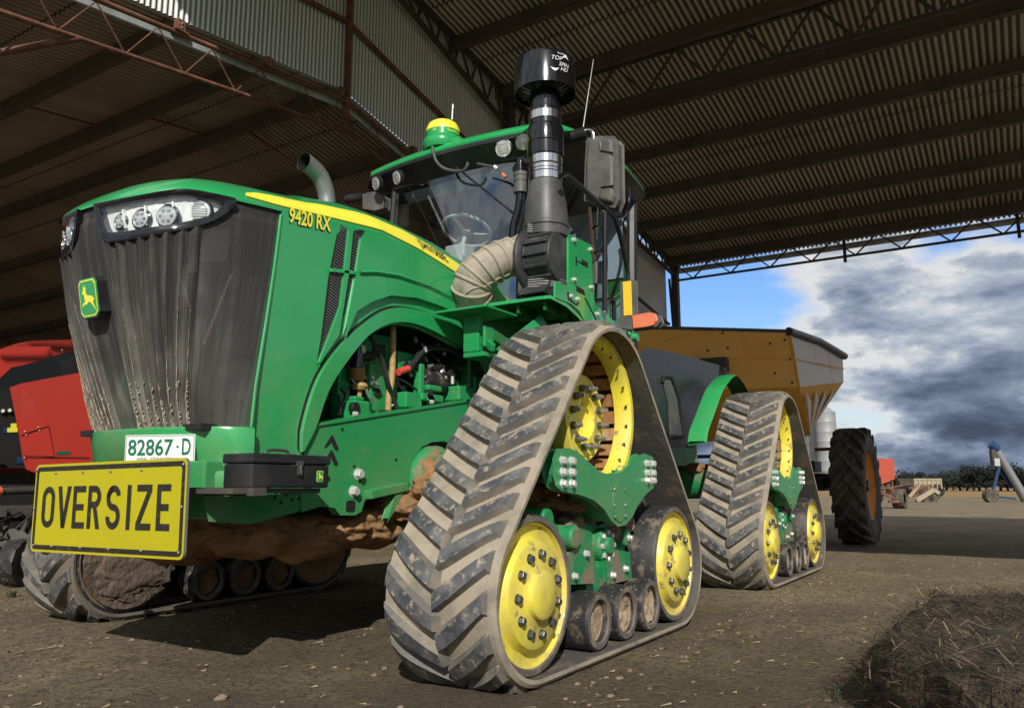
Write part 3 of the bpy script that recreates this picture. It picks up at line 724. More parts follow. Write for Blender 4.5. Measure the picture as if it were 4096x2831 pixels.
# side vents: black louvred openings, green bars
VENT=[P2('A',*q,YS) for q in((2150,535),(2200,505),(2240,520))]+[P2('D',*q,YS) for q in((60,1092),(88,1100),(60,1140))]+[(.745,2.0),(.80,1.75),(.865,1.60),P2('A',2020,1360,YS),(.965,1.62),(.93,1.95)]
mb=MB(); mb.prism(VENT,'y',YS+.0015,YS+.003)
vt=part(mb,'side_vent',['black_matt'])
mb=MB()
for k in range(46):
    z=1.55+k*.016; xa=interp(z,[(1.46,1.0),(1.62,.96),(1.95,.925),(2.25,.87)]); xb=interp(z,[(1.46,.98),(1.6,.87),(1.75,.805),(2.0,.75),(2.2,.66)])
    if xa-xb>.03: mb.bar((xa-.008,YS+.006,z),(xb+.008,YS+.006,z-.045),.004,.004)
mb.build('vent_louvre',['steel_dull'],vt)
mb=MB()
mb.bar((.93,YS+.012,1.985),(.72,YS+.012,2.015),.02,.022)
mb.prism([(.80,2.25),(.775,2.26),(.80,1.98),(.855,1.64),(.985,1.47),(.93,1.60),(.845,1.80),(.825,2.0)],'y',YS+.003,YS+.022)
mb.build('vent_bar',['green'],vt,bevel=.004)
# raised rear panel of the hood side
mb=MB(); mb.prism([(.70,2.225),(.55,2.25),(.15,2.235),(-.15,2.19),(-.30,2.16),(-.31,1.955),(-.05,1.985),(.2,1.99),(.45,1.955),(.62,1.88),(.74,1.80),(.79,1.70),(.74,1.95)],'y',YS,YS+.03)
part(mb,'service_panel',['green'],.014,seg=3)
mb=MB(); mb.grid([[(x,YS+.031,z),(x,YS+.046,z-.012),(x,YS+.031,z-.03)] for x,z in[(.72,2.03),(.6,2.06),(.4,2.085),(.1,2.085),(-.15,2.06),(-.30,2.03)]]); mb.build('panel_crease',['green'],pan)
# model lettering
pA=at('A',1842,465,'y',YS); pB=at('A',2108,525,'y',YS); w=(pB-pA).length
upv=Vector((0,0,1)); rt=(pB-pA)
text('model_lettering','9420 RX',w,.085,pA+Vector((.006,.001,-.008)),rt,upv,'black_matt',pan,.0015,bold=.03)
text('model_lettering','9420 RX',w,.085,pA,rt,upv,'yellow_dec',pan,.004,bold=.022)
# grille screen, ribbed at the front
def screen_top(u): return 2.2
def inpoly(x,y,pl):
    r=False; n=len(pl)
    for i in range(n):
        (x0,y0),(x1,y1)=pl[i],pl[(i+1)%n]
        if (y0>y)!=(y1>y) and x<(x1-x0)*(y-y0)/(y1-y0)+x0: r=not r
    return r
HB=[(545,345),(800,295),(1050,250),(1280,205),(1480,176),(1600,178),(1700,192),(1900,232),(2110,280),(2125,310),(2080,380),(2000,455),(1880,530),(1760,575),(1600,620),(1450,655),(1200,700),(950,745),(730,775),(660,745),(630,690),(600,600),(570,470)]
def toN(p):
    d=p-Vector(CLOC); X,Y,Z=d.dot(_R),d.dot(_u3),d.dot(_f3); o=CROPS['N']
    return ((2048+CF*X/Z-o[0])*o[2],(1415.5-CF*Y/Z-o[1])*o[2])
hbx=sum(q[0] for q in HB)/len(HB); hby=sum(q[1] for q in HB)/len(HB)
HBS=[(hbx+(x-hbx)*.965,hby+(y-hby)*.93) for x,y in HB]
mb=MB(); rows=[]; uvs=[]
nz,nu=70,221
TOPZ=[]
for j in range(nu):
    u=.003+.994*j/(nu-1); z=2.16
    for _ in range(4): z=seam_z(nose_u(u,z).x)-.006
    TOPZ.append(z)
for i in range(nz+1):
    row=[]; uv=[]
    for j in range(nu):
        u=.003+.994*j/(nu-1); a=abs(u-.5); zt_=TOPZ[j]; z=1.085+(zt_-1.085)*i/nz
        off=-.004
        if .055<a<.30:
            ph=(a-.055)/.245*8; f=ph-int(ph); tri=(f/.55 if f<.55 else (1-f)/.45)
            off+=.024*tri-.006*min(1,(z-1.08)/.05)*(1 if z<1.93 else max(0,(1.99-z)/.06))
        if i>nz-5: off=min(off,-.014)
        if z>1.85:
            pp=nose_u(u,z); q=toN(Vector((pp.x,abs(pp.y),pp.z)))
            if inpoly(q[0],q[1],HBS): off=-.10
        row.append(nose_u(u,z,off)); uv.append((u*2.0,z))
    rows.append(row); uvs.append(uv)
mb.grid(rows,0,True,uvs)
grille=part(mb,'grille_screen',['grille'])
# cooling pack behind the screen: finned core, frame bar, stay rods
YG=.40
def gp(u,v,y=YG): return at('N',u,v,'y',y)
mb=MB(); mb.prism([(1.00,1.10),(1.30,1.10),(1.24,2.10),(1.00,2.10)],'y',-.5,.5); mb.prism([(1.3,1.08),(1.62,1.08),(1.62,1.11),(1.3,1.11)],'y',-.5,.5); cool=part(mb,'cooling_pack',['black_matt'])
q=[gp(*w) for w in((1745,690),(2080,600),(2040,1000),(1735,1000))]
mb=MB(); n_=40
for k in range(n_):
    a=q[0].lerp(q[1],(k+.5)/n_); b=q[3].lerp(q[2],(k+.5)/n_); mb.bar(a,b,.004,.004)
mb.build('finned_core',['white'],cool)
mb=MB(); mb.bar(gp(1665,640),gp(1640,1130),.045,.02); mb.build('core_frame',['steel_dull'],cool)
mb=MB(); a=at('A',1475,800,'y',.42); b=at('A',1300,1245,'y',.42); mb.cyl(a,b,.008,8); a=at('A',1080,590,'y',.30); b=at('A',1210,1000,'y',.30); mb.cyl(a,b,.007,8); build_each(mb,'stay_rod',['tan_tube'],cool)
q=[at('A',*w,'y',.42) for w in((1480,1330),(1590,1330),(1560,1590),(1440,1590))]
mb=MB()
for k in range(14): mb.bar(q[0].lerp(q[1],k/13),q[3].lerp(q[2],k/13),.004,.004)
q=[at('A',*w,'y',.42) for w in((1560,820),(1690,800),(1620,1300),(1520,1300))]
for k in range(12): mb.bar(q[0].lerp(q[1],k/11),q[3].lerp(q[2],k/11),.004,.004)
mb.build('finned_core',['grey_plastic'],cool)
mb=MB(); rnd=random.Random(5)
for k in range(420):                              # chaff caught on the ribs, thick at the foot
    rb=rnd.randint(0,7); sg=rnd.choice((1,1,-1)); a=.055+.245*(rb+.62)/8; z=1.09+.22*rnd.random()**3.0
    p=nose_u(.5+sg*a+rnd.uniform(-.004,.004),z,.012)
    mb.lump(p,(.004,.0045,rnd.uniform(.004,.014)),0,k,0,.5)
for sg in(1,-1):
    for rb in range(8):
        a=.055+.245*(rb+.56)/8; top=rnd.uniform(1.35,1.78); n_=44; pts=[]; rr_=[]
        for q in range(n_):
            z=1.092+(top-1.092)*q/(n_-1); f=1-q/(n_-1)
            pts.append(nose_u(.5+sg*a+.0016*mnoise.noise(Vector((z*40,rb*3.1,sg))),z,.016)); rr_.append(max(.0006,(.0012+.0055*f**1.5)*(.65+1.1*mnoise.noise(Vector((z*24,rb*5.3,sg*2))))))
        mb.tube(pts,rr_,5)
c=mb.build('chaff',['chaff'],grille); c['kind']='stuff'
mb=MB(); p0=at('B',1325,270,'x',1.46); q=[p0+Vector((.02,0,0))+Vector((0,a,b)) for a,b in((0,.0),(.02,.03),(.03,.06),(.01,.085),(-.015,.07),(0,.05))]
mb.tube(smoothpath(q,4),.005,6); mb.build('latch_hook',['black'],grille)
# green surround under and beside the screen + bumper
mb=MB(); rows=[]
for i in range(41):
    u=i/40; rows.append([nose_u(u,z,o_) for z,o_ in((.905,.012),(.915,.022),(1.0,.024),(1.085,.026),(1.098,.020),(1.098,-.02))])
mb.grid(rows)
bump=part(mb,'front_bumper',['green'])
mb=MB(); rows=[]
for i in range(41):
    u=i/40; rows.append([nose_u(u,z,o_) for z,o_ in((.80,.04),(.81,.055),(.875,.06),(.893,.05),(.897,.0))])
mb.grid(rows); mb.build('bumper_rail',['green_plain'],bump)
# edge strip of the screen along the side panels
for sg in(1,-1):
    mb=MB(); mb.tube([nose_u(.5+sg*.497,z,.004) for z in(1.10,1.3,1.6,1.9,2.2)],.008,6); mb.build('screen_edge',['green'],pan)
# badge
pc=nose_hit('N',497,1412); cb=Vector((nose_x(0,1.71)+.03,0,1.708)); n_=Vector((1,.0,-.25)).normalized()
upb=Vector((.2,0,1)).normalized()
mb=MB(); W,H=.15,.185
pl=[(-.5,.36),(-.36,.5),(.36,.5),(.5,.36),(.5,-.36),(.32,-.5),(-.32,-.5),(-.5,-.36)]
rr=Vector((0,1,0)); nn=rr.cross(upb)
f0=[cb+rr*x*W*1.08+upb*y*H*1.06-nn*.05 for x,y in pl]; f1=[cb+rr*x*W*1.08+upb*y*H*1.06+nn*.014 for x,y in pl]
mb.add(f0+f1,[[8+i for i in range(8)]]+[[i,(i+1)%8,8+(i+1)%8,8+i] for i in range(8)])
bd=mb.build('badge',['black'],T)
emblem('badge_face',cb+nn*.0145,rr,upb,W,H,bd,mirror=True)
# number plate on the bumper
pa=Vector((1.715,.075,.933)); ang=math.radians(19.5); pr=Vector((-math.sin(ang),math.cos(ang),0)); pu=Vector((.03,0,1)).normalized(); pn=pr.cross(pu)
mb=MB(); Wp,Hp=.375,.130
q=[pa,pa+pr*Wp,pa+pr*Wp+pu*Hp,pa+pu*Hp]
mb.add(q+[p+pn*.004 for p in q],[(0,3,2,1),(4,5,6,7),(0,1,5,4),(1,2,6,5),(2,3,7,6),(3,0,4,7)])
plate=mb.build('number_plate',['white'],T)
mb=MB()
for (x0,y0,x1,y1) in((.004,.004,.371,.0065),(.004,.1235,.371,.126),(.004,.004,.0065,.126),(.3685,.004,.371,.126)):
    mb.poly([pa+pr*x+pu*y+pn*.0055 for x,y in((x0,y0),(x1,y0),(x1,y1),(x0,y1))])
mb.build('plate_border',['plate_green'],plate)
text('plate_number','82867',.242,.078,pa+pr*.018+pu*.032,pr,pu,'plate_green',plate,.006,bold=.015)
text('plate_number','D',.046,.078,pa+pr*.308+pu*.034,pr,pu,'plate_green',plate,.006,bold=.015)
mb=MB(); cc=pa+pr*.284+pu*.073+pn*.006; mb.poly([cc+pr*.009,cc+pu*.006,cc-pr*.009,cc-pu*.006]); mb.build('plate_mark',['plate_green'],plate)
text('plate_caption','NSW   CONDITIONAL',.235,.013,pa+pr*.07+pu*.010,pr,pu,'black_matt',plate,.006)
# headlight clusters
HB=[(545,345),(800,295),(1050,250),(1280,205),(1480,176),(1600,178),(1700,192),(1900,232),(2110,280),(2125,310),(2080,380),(2000,455),(1880,530),(1760,575),(1600,620),(1450,655),(1200,700),(950,745),(730,775),(660,745),(630,690),(600,600),(570,470)]
HI=[(590,388),(820,340),(1050,297),(1280,262),(1450,243),(1590,240),(1720,256),(1870,292),(2012,332),(1960,390),(1880,450),(1760,500),(1600,538),(1440,570),(1200,606),(950,645),(690,672),(660,620),(630,520),(608,440)]
def headlamp(sgn):
    ob=[nose_hit('N',*q) for q in HB]; ib=[nose_hit('N',*q) for q in HI]
    def nrm(p):
        e=.01; return Vector((1,-(nose_x(p.y+e,p.z)-nose_x(p.y-e,p.z))/(2*e),-(nose_x(p.y,p.z+e)-nose_x(p.y,p.z-e))/(2*e))).normalized()
    fl=lambda p:Vector((p.x,p.y*sgn,p.z))
    # bezel ring: outer loop proud of the screen, inner loop
    def loop(pts,n):
        L=[0]; c=pts+[pts[0]]
        for a,b in zip(c,c[1:]): L.append(L[-1]+(b-a).length)
        out=[]
        for k in range(n):
            t=L[-1]*k/n; i=min(bisect.bisect_right(L,t)-1,len(pts)-1); out.append(c[i].lerp(c[i+1],(t-L[i])/max(1e-9,L[i+1]-L[i])))
        return out
    n=90; A=loop(ob,n); B=loop(ib,n)
    # align by angle around the common centre
    cen=sum(B,Vector())/n
    mb=MB(); rows=[]
    for k in range(n+1):
        a,b=A[k%n],B[k%n]; na,nb=nrm(a),nrm(b)
        a2=a+(a-cen)*.02
        rows.append([fl(a2-na*.02),fl(a2+na*.016),fl(a+na*.018),fl(a.lerp(b,.55)+na*.015),fl(b+nb*.010),fl(b-nb*.030)])
    mb.grid(rows,0,True)
    hd=mb.build('headlight',['black_gloss'],T)
    # reflector set back behind a curved cover glass, both following the nose
    vt=[(590,388),(820,340),(1050,297),(1280,262),(1450,243),(1590,240),(1720,256),(1870,292),(2012,332)]
    vb=[(590,392),(608,440),(630,520),(660,620),(690,672),(950,645),(1200,606),(1440,570),(1600,538),(1760,500),(1880,450),(1960,390),(2012,334)]
    def sheet(off_,bulge=0):
        m_=MB(); rows=[]
        for a_ in range(49):
            u=591+1420*a_/48; t0,b0=interp(u,vt),interp(u,vb); row=[]
            for c_ in range(9):
                v=t0-6+(b0-t0+12)*c_/8; p=nose_hit('N',u,v); n2=nrm(p); row.append(fl(p+n2*off_))
            rows.append(row)
        return m_.grid(rows)
    sheet(-.022).build('reflector',['chrome'],hd); sheet(.007).build('lamp_glass',['clear'],hd)
    for (u,v,r) in((785,535,.032),(1035,505,.040),(1350,470,.047),(1745,415,.050)):
        p=nose_hit('N',u,v); nn=nrm(p); p=p-nn*.022; pf=fl(p); nf=Vector((nn.x,nn.y*sgn,nn.z)); nf=(nf+Vector((1.2,.25*sgn,0))).normalized()
        lm=MB(); prof=[(r*1.08,.0),(r*1.08,.026),(r,.030),(r*.95,.022),(r*.5,.032),(0,.036)]
        lm.lathe([(r*1.3,-.004),(r*1.3,.012),(r*1.08,.02)],'z',(0,0,0),24,1); lm.lathe(prof,'z',(0,0,0),24,mats=[1,0,0,2,2])
        if u<1700:
            for q in range(6): lm.lathe([(r*.20,.030),(r*.16,.036),(0,.038)],'z',(r*.55*math.cos(q*PI/3),r*.55*math.sin(q*PI/3),0),10,0)
        else:
            for q in range(-3,4): lm.bar((-r*.8*math.cos(q*.3),q*r*.24,.034),(r*.8*math.cos(q*.3),q*r*.24,.034),.006,.006,2)
        o=lm.build('lamp',['steel','black_gloss','lens'],hd); o.location=pf; o.scale=(1,1,.6)
        o.rotation_euler=nf.to_track_quat('Z','Y').to_euler()
    for ui,(u0,v0,u1,v1) in enumerate(((822,355,862,640),(1085,310,1110,605),(1405,262,1450,560))):
        a=nose_hit('N',u0,v0); b=nose_hit('N',u1,v1); dv=MB(); a,b=a.lerp(b,.14),a.lerp(b,.9); dv.bar(fl(a-nrm(a)*.014),fl(b-nrm(b)*.014),.009,.022,0,up=tuple(fl(nrm(a)))); dv.build('lamp_divider',['chrome'],hd)
    # step-toothed rubber under the bezel
    tb=MB()
    for q in range(8):
        u=700+q*95; p=nose_hit('N',u,775-q*19.5+20); tb.box(fl(p+nrm(p)*.002),(.014,.022,.016))
    build_each(tb,'bezel_tooth',['black'],hd)
headlamp(1); headlamp(-1)
# ---- sign on the nose
SX=1.785; c1=at('B',207,520,'x',SX); c2=at('B',1078,490,'x',SX); c3=at('B',1085,1080,'x',SX); c4=at('B',190,1025,'x',SX)
sl=Vector((SX,(c1.y+c4.y)/2,(c3.z+c4.z)/2-.004)); sw=((c2.y-c1.y)+(c3.y-c4.y))/2; sh=((c1.z-c4.z)+(c2.z-c3.z))/2
sr=Vector((0,1,.012)).normalized(); su=Vector((0.012,.012*-1,1)).normalized(); sn=sr.cross(su)
def rrect(x0,y0,x1,y1,r,n=5):
    out=[]
    for cx,cy,a in((x1-r,y1-r,0),(x0+r,y1-r,PI/2),(x0+r,y0+r,PI),(x1-r,y0+r,1.5*PI)):
        for k in range(n+1): t=a+PI/2*k/n; out.append((cx+r*math.cos(t),cy+r*math.sin(t)))
    return out
def splane(pl,d): return [sl+sr*x+su*y+sn*d for x,y in pl]
mb=MB(); pl=rrect(0,0,sw,sh,.03); n=len(pl)
mb.add(splane(pl,-.014)+splane(pl,0),[list(range(n-1,-1,-1)),[n+i for i in range(n)]],0)
o_=len(mb.v)-2*n
for k in range(n): mb.f.append([o_+k,o_+(k+1)%n,o_+n+(k+1)%n,o_+n+k]); mb.mi.append(1); mb.sm.append(False)
sign=mb.build('oversize_sign',['sign_y','steel_dull'],T)
mb=MB(); a=rrect(.012,.012,sw-.012,sh-.012,.024); b=rrect(.034,.034,sw-.034,sh-.034,.014)
n=len(a); va,vb=splane(a,.0015),splane(b,.0015)
mb.add(va+vb,[[k,(k+1)%n,n+(k+1)%n,n+k] for k in range(n)]); mb.build('sign_border',['sign_b'],sign)
# block lettering drawn stroke by stroke, tall narrow road-sign alphabet
def glyph(ch,x,y,w,h,t):
    q=[]
    R=lambda x0,y0,x1,y1:q.append([(x0,y0),(x1,y0),(x1,y1),(x0,y1)])
    def ring(cx,cy,rx,ry,a0,a1,t,n=16):
        for k in range(n):
            u,v=a0+(a1-a0)*k/n,a0+(a1-a0)*(k+1)/n
            q.append([(cx+rx*math.cos(u),cy+ry*math.sin(u)),(cx+rx*math.cos(v),cy+ry*math.sin(v)),(cx+(rx-t)*math.cos(v),cy+(ry-t)*math.sin(v)),(cx+(rx-t)*math.cos(u),cy+(ry-t)*math.sin(u))])
    x1,y1=x+w,y+h
    if ch=='O':
        r=w/2; ring(x+r,y1-r,r,r,0,PI,t); ring(x+r,y+r,r,r,PI,2*PI,t); R(x,y+r,x+t,y1-r); R(x1-t,y+r,x1,y1-r)
    if ch=='V': q.append([(x,y1),(x+t*1.1,y1),(x+w/2+t*.5,y),(x+w/2-t*.5,y)]); q.append([(x1,y1),(x1-t*1.1,y1),(x+w/2-t*.5,y),(x+w/2+t*.5,y)])
    if ch=='E': R(x,y,x+t,y1); R(x+t,y,x1,y+t); R(x+t,y1-t,x1,y1); R(x+t,y+h/2-t/2,x1-w*.12,y+h/2+t/2)
    if ch=='I': R(x+w/2-t/2,y,x+w/2+t/2,y1)
    if ch=='Z': R(x,y,x1,y+t); R(x,y1-t,x1,y1); q.append([(x,y+t),(x+t*1.15,y+t),(x1,y1-t),(x1-t*1.15,y1-t)])
    if ch=='R':
        R(x,y,x+t,y1); r=h*.26; R(x+t,y1-t,x1-r,y1); R(x+t,y1-2*r,x1-r,y1-2*r+t); ring(x1-r,y1-r,r,r,-PI/2,PI/2,t); q.append([(x+w*.42,y1-2*r),(x+w*.42+t,y1-2*r),(x1,y),(x1-t*1.1,y)])
    if ch=='S':
        r=w/2; k=(h-t)/4+t/2; ring(x+r,y1-k,r,k,-PI/2+PI,PI*1.5,t,14); ring(x+r,y1-k,r,k,.25,PI,t,14); ring(x+r,y+k,r,k,-PI,-.0,t,14); ring(x+r,y+k,r,k,0,PI/2,t,14)
        q.append([(x+r-.001,y+h/2-t/2),(x+r+.001,y+h/2-t/2),(x+r+.001,y+h/2+t/2),(x+r-.001,y+h/2+t/2)])
    return q
LET=[('O',250,322),('V',338,415),('E',428,500),('R',515,590),('S',622,705),('I',738,768),('Z',798,885),('E',915,995)]
mb=MB()
for ch,u0,u1 in LET:
    um=(u0+u1)/2; tt=(um-200)/885; yt=650; yb=885+tt*28
    pA=at('B',u0,765,'x',SX); pB=at('B',u1,765,'x',SX); zt=at('B',um,yt+2,'x',SX).z; zb=at('B',um,yb,'x',SX).z
    x0=pA.y-sl.y; x1=pB.y-sl.y; y0=zb-sl.z; y1=zt-sl.z
    y0=.118; y1=.318; 
    for q in glyph(ch,x0,y0,x1-x0,y1-y0,.030):
        mb.poly(splane(q,.002))
mb.build('sign_lettering',['sign_b'],sign)
put=[]
mb=MB()
for x,y in[(.19,sh-.045),(.43,sh-.045),(.66,sh-.045),(.90,sh-.045),(.012,.40),(.012,.21),(sw-.025,.40),(sw-.025,.22),(.20,.03),(.45,.03),(.68,.03),(.93,.03),(sw-.03,.03),(.03,.03)]:
    p=sl+sr*x+su*y+sn*.003; mb.lump(p,(.005,.007,.007),0,1,1,0)
build_each(mb,'sign_screw',['steel_dull'],sign)
mb=MB(); mb.bar((1.62,-.25,.70),(1.76,-.25,.70),.05,.05); mb.bar((1.62,.4,.70),(1.76,.4,.70),.05,.05); mb.bar((1.60,-.3,.80),(1.60,.9,.80),.07,.035); mb.build('sign_bracket',['steel_dark'],sign)
# ---- front frame
mb=MB()
FR=[(1.05,1.118),(.60,1.204),(-.35,1.375),(-1.3,1.53),(-1.3,.80),(-.55,.85),(-.42,1.02),(-.30,1.09),(-.12,1.112),(.0,1.100),(.10,1.065),(.17,1.0),(.21,.92),(.225,.83),(.60,.745),(.62,.69),(.665,.672),(.78,.675),(.82,.715),(.92,.725),(1.05,.70),(1.05,.80)]
for sg in(1,-1): mb.prism(FR,'y',(YS-.05)*sg,(YS+.005)*sg)
ff=part(mb,'chassis_rail',['green_plain'],.006)
mb=MB()
for sg in(1,-1): mb.bar((1.0,(YS-.035)*sg,1.137),(-.40,(YS-.035)*sg,1.392),.10,.016)
build_each(mb,'rail_flange',['green_plain'],ff)
def slot(cx,cz,pts): 
    mb=MB(); mb.prism([(cx+x,cz+z) for x,z in pts],'y',YS+.0055,YS+.0075); return mb.build('slot_hole',['black_matt'],ff)
for cz in(1.055,.975): slot(.868,cz,[(.045,-.035),(.045,-.022),(.0,.035),(-.012,.035),(-.055,-.03),(-.05,-.045),(-.03,-.042),(.0,.0),(.02,-.02)])
slot(.90,.855,[(.05,-.03),(.05,-.012),(.0,.02),(-.03,.02),(-.035,.0),(-.01,-.012),(.03,-.035)])
slot(.705,.715,[(.035,-.022),(.035,.022),(.02,.032),(-.02,.032),(-.035,.022),(-.035,-.022),(-.02,-.03),(.02,-.03)])
put_bolts([(at('K',q[0],q[1],'y',YS).x,YS+.004,at('K',q[0],q[1],'y',YS).z) for q in((900,1355),(860,1500))],ff,'frame_bolt','bolt_wh',.026,.034)
mb=MB()
for q in((870,1292),(915,1418),(905,1490),(1222,1235),(770,982)):
    p=at('K',q[0],q[1],'y',YS); mb.lathe([(.011,0),(0,.001)],'y',(p.x,YS+.0055,p.z),12,0)
mb.build('bolt_hole',['black_matt'],ff)
mb=MB()                                           # front cross frame under the bumper
mb.prism([(1.0,.80),(1.62,.80),(1.58,.675),(1.36,.655),(1.28,.665),(1.0,.715)],'y',-.55,.55)
mb.prism([(1.0,1.12),(1.06,1.12),(1.18,.80),(1.0,.80)],'y',-.56,.56)
mb.box((1.50,0,.87),(.22,1.06,.14))
fs=part(mb,'front_frame',['green_plain'],.01)
mb=MB()
for q in((1600,680),(1660,690),(1595,710),(1695,722),(1735,717),(1630,738)):
    p=at('B',q[0],q[1],'y',.551); mb.lathe([(.010,0),(0,.001)],'y',(p.x,.5515,p.z),10,0)
mb.build('bolt_hole',['black_matt'],fs)
mb=MB(); mb.bar((.60,YS+.03,.775),(.28,YS+.03,.82),.06,.05); mb.prism([(.36,.82),(.30,.83),(.38,.70),(.44,.64)],'y',YS,YS+.05); part(mb,'step_mount',['green_plain'],.006)
# toolbox on the front corner
tb0=at('B',1325,645,'y',.9)
mb=MB(); TX0,TX1,TY0,TY1=1.185,1.64,.70,.888
mb.box(((TX0+TX1)/2,(TY0+TY1)/2,.868),(TX1-TX0,TY1-TY0,.105))
tbx=part(mb,'toolbox',['black'],.008)
mb=MB(); mb.box(((TX0+TX1)/2,(TY0+TY1)/2,.943),(TX1-TX0+.012,TY1-TY0+.012,.043)); lid=mb.build('lid',['black'],tbx,bevel=.008)
mb=MB(); mb.box((1.38,TY1+.008,.925),(.035,.014,.022)); mb.box((1.38,TY1+.010,.895),(.022,.012,.045)); mb.tube([(1.38,TY1+.018,.915),(1.38,TY1+.022,.88),(1.375,TY1+.018,.872)],.004,6); mb.build('latch',['bolt_dk'],tbx)
mb=MB(); mb.tube(smoothpath([(1.49,.79,.965),(1.47,.79,.985),(1.37,.79,.985),(1.35,.79,.965)],4),.007,8); mb.box((1.42,.79,.966),(.2,.03,.008)); mb.build('handle',['bolt_dk'],tbx)
emblem('box_emblem',Vector((1.245,TY1+.001,.868)),(-1,0,0),(0,0,1),.045,.055,tbx,mirror=True,thick=.001)
mb=MB(); mb.box((1.46,.72,.802),(.50,.28,.022)); mb.build('box_tray',['steel_dark'],tbx)
# ---- engine bay seen through the arch
mb=MB()
mb.box((.15,-.02,1.55),(1.9,.42,.75)); mb.box((1.1,0,1.6),(.12,.9,1.0)); mb.box((-.55,.1,1.75),(.2,.9,.7))
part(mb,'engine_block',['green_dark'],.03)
mb=MB(); rnd=random.Random(21)
for k in range(60):
    x=rnd.uniform(-.5,.75); z=rnd.uniform(1.25,1.78); y=rnd.uniform(.24,.40)
    if k%3==0: mb.cyl((x,y,z),(x+rnd.uniform(-.12,.12),y,z+rnd.uniform(-.1,.1)),rnd.uniform(.012,.03),8)
    elif k%3==1: mb.box((x,y,z),(rnd.uniform(.03,.12),.06,rnd.uniform(.03,.1)))
    else: mb.lathe([(0,0),(.03,0),(.03,.05),(0,.055)],'y',(x,y,z),10)
build_each(mb,'engine_accessory',['black'],T,.004)
def kp(u,v,y): return at('K',u,v,'y',y)
mb=MB(); a=kp(905,235,.44); b=kp(900,470,.44); mb.cyl((a.x,.44,a.z),(a.x,.44,b.z),.040,20); 
ffi=part(mb,'fuel_filter',['black_gloss'],.004)
mb=MB(); mb.lathe([(.046,0),(.050,-.005),(.048,-.055),(.038,-.075),(0,-.078)],'z',(a.x,.44,b.z),20); mb.build('sediment_bowl',['tin_brown'],ffi)
mb=MB(); k=kp(920,620,.46); mb.lathe([(0,.02),(.04,.02),(.052,.0),(.04,-.02),(0,-.022)],'z',(k.x,.46,k.z),9,smooth=False); mb.cyl((k.x,.46,k.z),(k.x,.46,k.z-.08),.015,8); mb.build('drain_knob',['tan_tube'],ffi)
emblem('filter_emblem',Vector((a.x-.004,.482,kp(910,300,.48).z)),(-1,0,0),(0,0,1),.04,.045,ffi,mirror=True,thick=.001)
mb=MB(); mb.tube(smoothpath([kp(*q,.47) for q in((1200,115),(1200,300),(1195,480),(1185,600),(1165,700),(1158,840))],5),.020,10); part(mb,'dipstick_tube',['tan_tube'])
mb=MB()
for pts,r in(([(1010,200),(1060,300),(1110,400),(1140,520),(1180,660),(1240,815)],.014),([(1330,480),(1400,390),(1480,310),(1600,300),(1720,330),(1790,390),(1790,440)],.019),([(1220,550),(1260,620),(1320,690),(1350,770),(1380,780)],.010),([(1220,550),(1300,580),(1400,650)],.008),([(760,640),(800,690),(780,760),(740,800),(760,860)],.008),([(720,860),(760,820),(745,690)],.008),([(1070,850),(1100,825),(1190,828)],.007),([(1890,370),(1920,440),(1960,470)],.005)):
    mb.tube(smoothpath([kp(*q,.49) for q in pts],6),r,8)
build_each(mb,'hose',['black'])
for q0,q1 in(((1330,470),(1245,500)),((1865,460),(1870,520))):
    mb=MB(); mb.cyl(kp(*q0,.50),kp(*q1,.50),.022,10); part(mb,'battery_boot',['red_boot'])
mb=MB()
mb2=MB(); rnd=random.Random(44)
for k in range(46):
    u,v=(rnd.uniform(1450,2000),rnd.uniform(250,620)) if k%3 else (rnd.uniform(760,1420),rnd.uniform(220,800)); p=kp(u,v,rnd.uniform(.43,.50)); d=Vector((rnd.uniform(-1,1),rnd.uniform(-.3,.5),rnd.uniform(-1,1))).normalized(); L_=rnd.uniform(.02,.06); r=rnd.uniform(.006,.013)
    mb2.tube([p,p+d*L_*.5,p+d*L_],[r,r*1.25,r*.8],8)
build_each(mb2,'pipe_fitting',['steel_dull'],T)
mb2=MB()
for k in range(16):
    u,v=rnd.uniform(1420,1960),rnd.uniform(240,520); q_=[kp(u+rnd.uniform(-40,40)*i,v+rnd.uniform(-20,60)*i,.46+.02*rnd.random()) for i in range(4)]; mb2.tube(smoothpath(q_,4),rnd.uniform(.006,.013),7)
for k in range(7):
    u,v=rnd.uniform(1500,1950),rnd.uniform(330,560); p=kp(u,v,.44); mb2.box(p,(rnd.uniform(.05,.12),.08,rnd.uniform(.05,.12)))
build_each(mb2,'engine_hose',['black'],T)
mb=MB()
def boxk(u,v,y,d): p=kp(u,v,y); mb.box((p.x,y,p.z),d)
boxk(890,830,.50,(.13,.10,.12)); boxk(890,725,.50,(.08,.06,.03)); boxk(1480,720,.50,(.22,.12,.05)); boxk(1510,640,.48,(.14,.1,.04)); boxk(1420,560,.47,(.05,.06,.20)); boxk(1760,690,.5,(.20,.14,.10)); boxk(1100,680,.40,(.26,.05,.35)); boxk(1340,740,.50,(.16,.08,.10)); boxk(1870,650,.5,(.12,.12,.18)); boxk(1290,420,.40,(.20,.08,.12)); boxk(1060,420,.34,(.3,.05,.35)); boxk(760,720,.36,(.10,.06,.36))
build_each(mb,'engine_mount',['green_plain'],T,.012)
mb=MB()
for u,v in((890,800),(1525,740),(1510,690)):
    p=kp(u,v,.555); mb.lathe([(0,.03),(.03,.03),(.035,.02),(.035,.0)],'y',(p.x,.53,p.z),16)
build_each(mb,'mount_rubber',['black'])
mb=MB()
for u,v in((885,850),(1525,750)):
    p=kp(u,v,.565); mb.lathe([(0,.028),(.013,.024),(.016,.0)],'y',(p.x,.555,p.z),6,smooth=False)
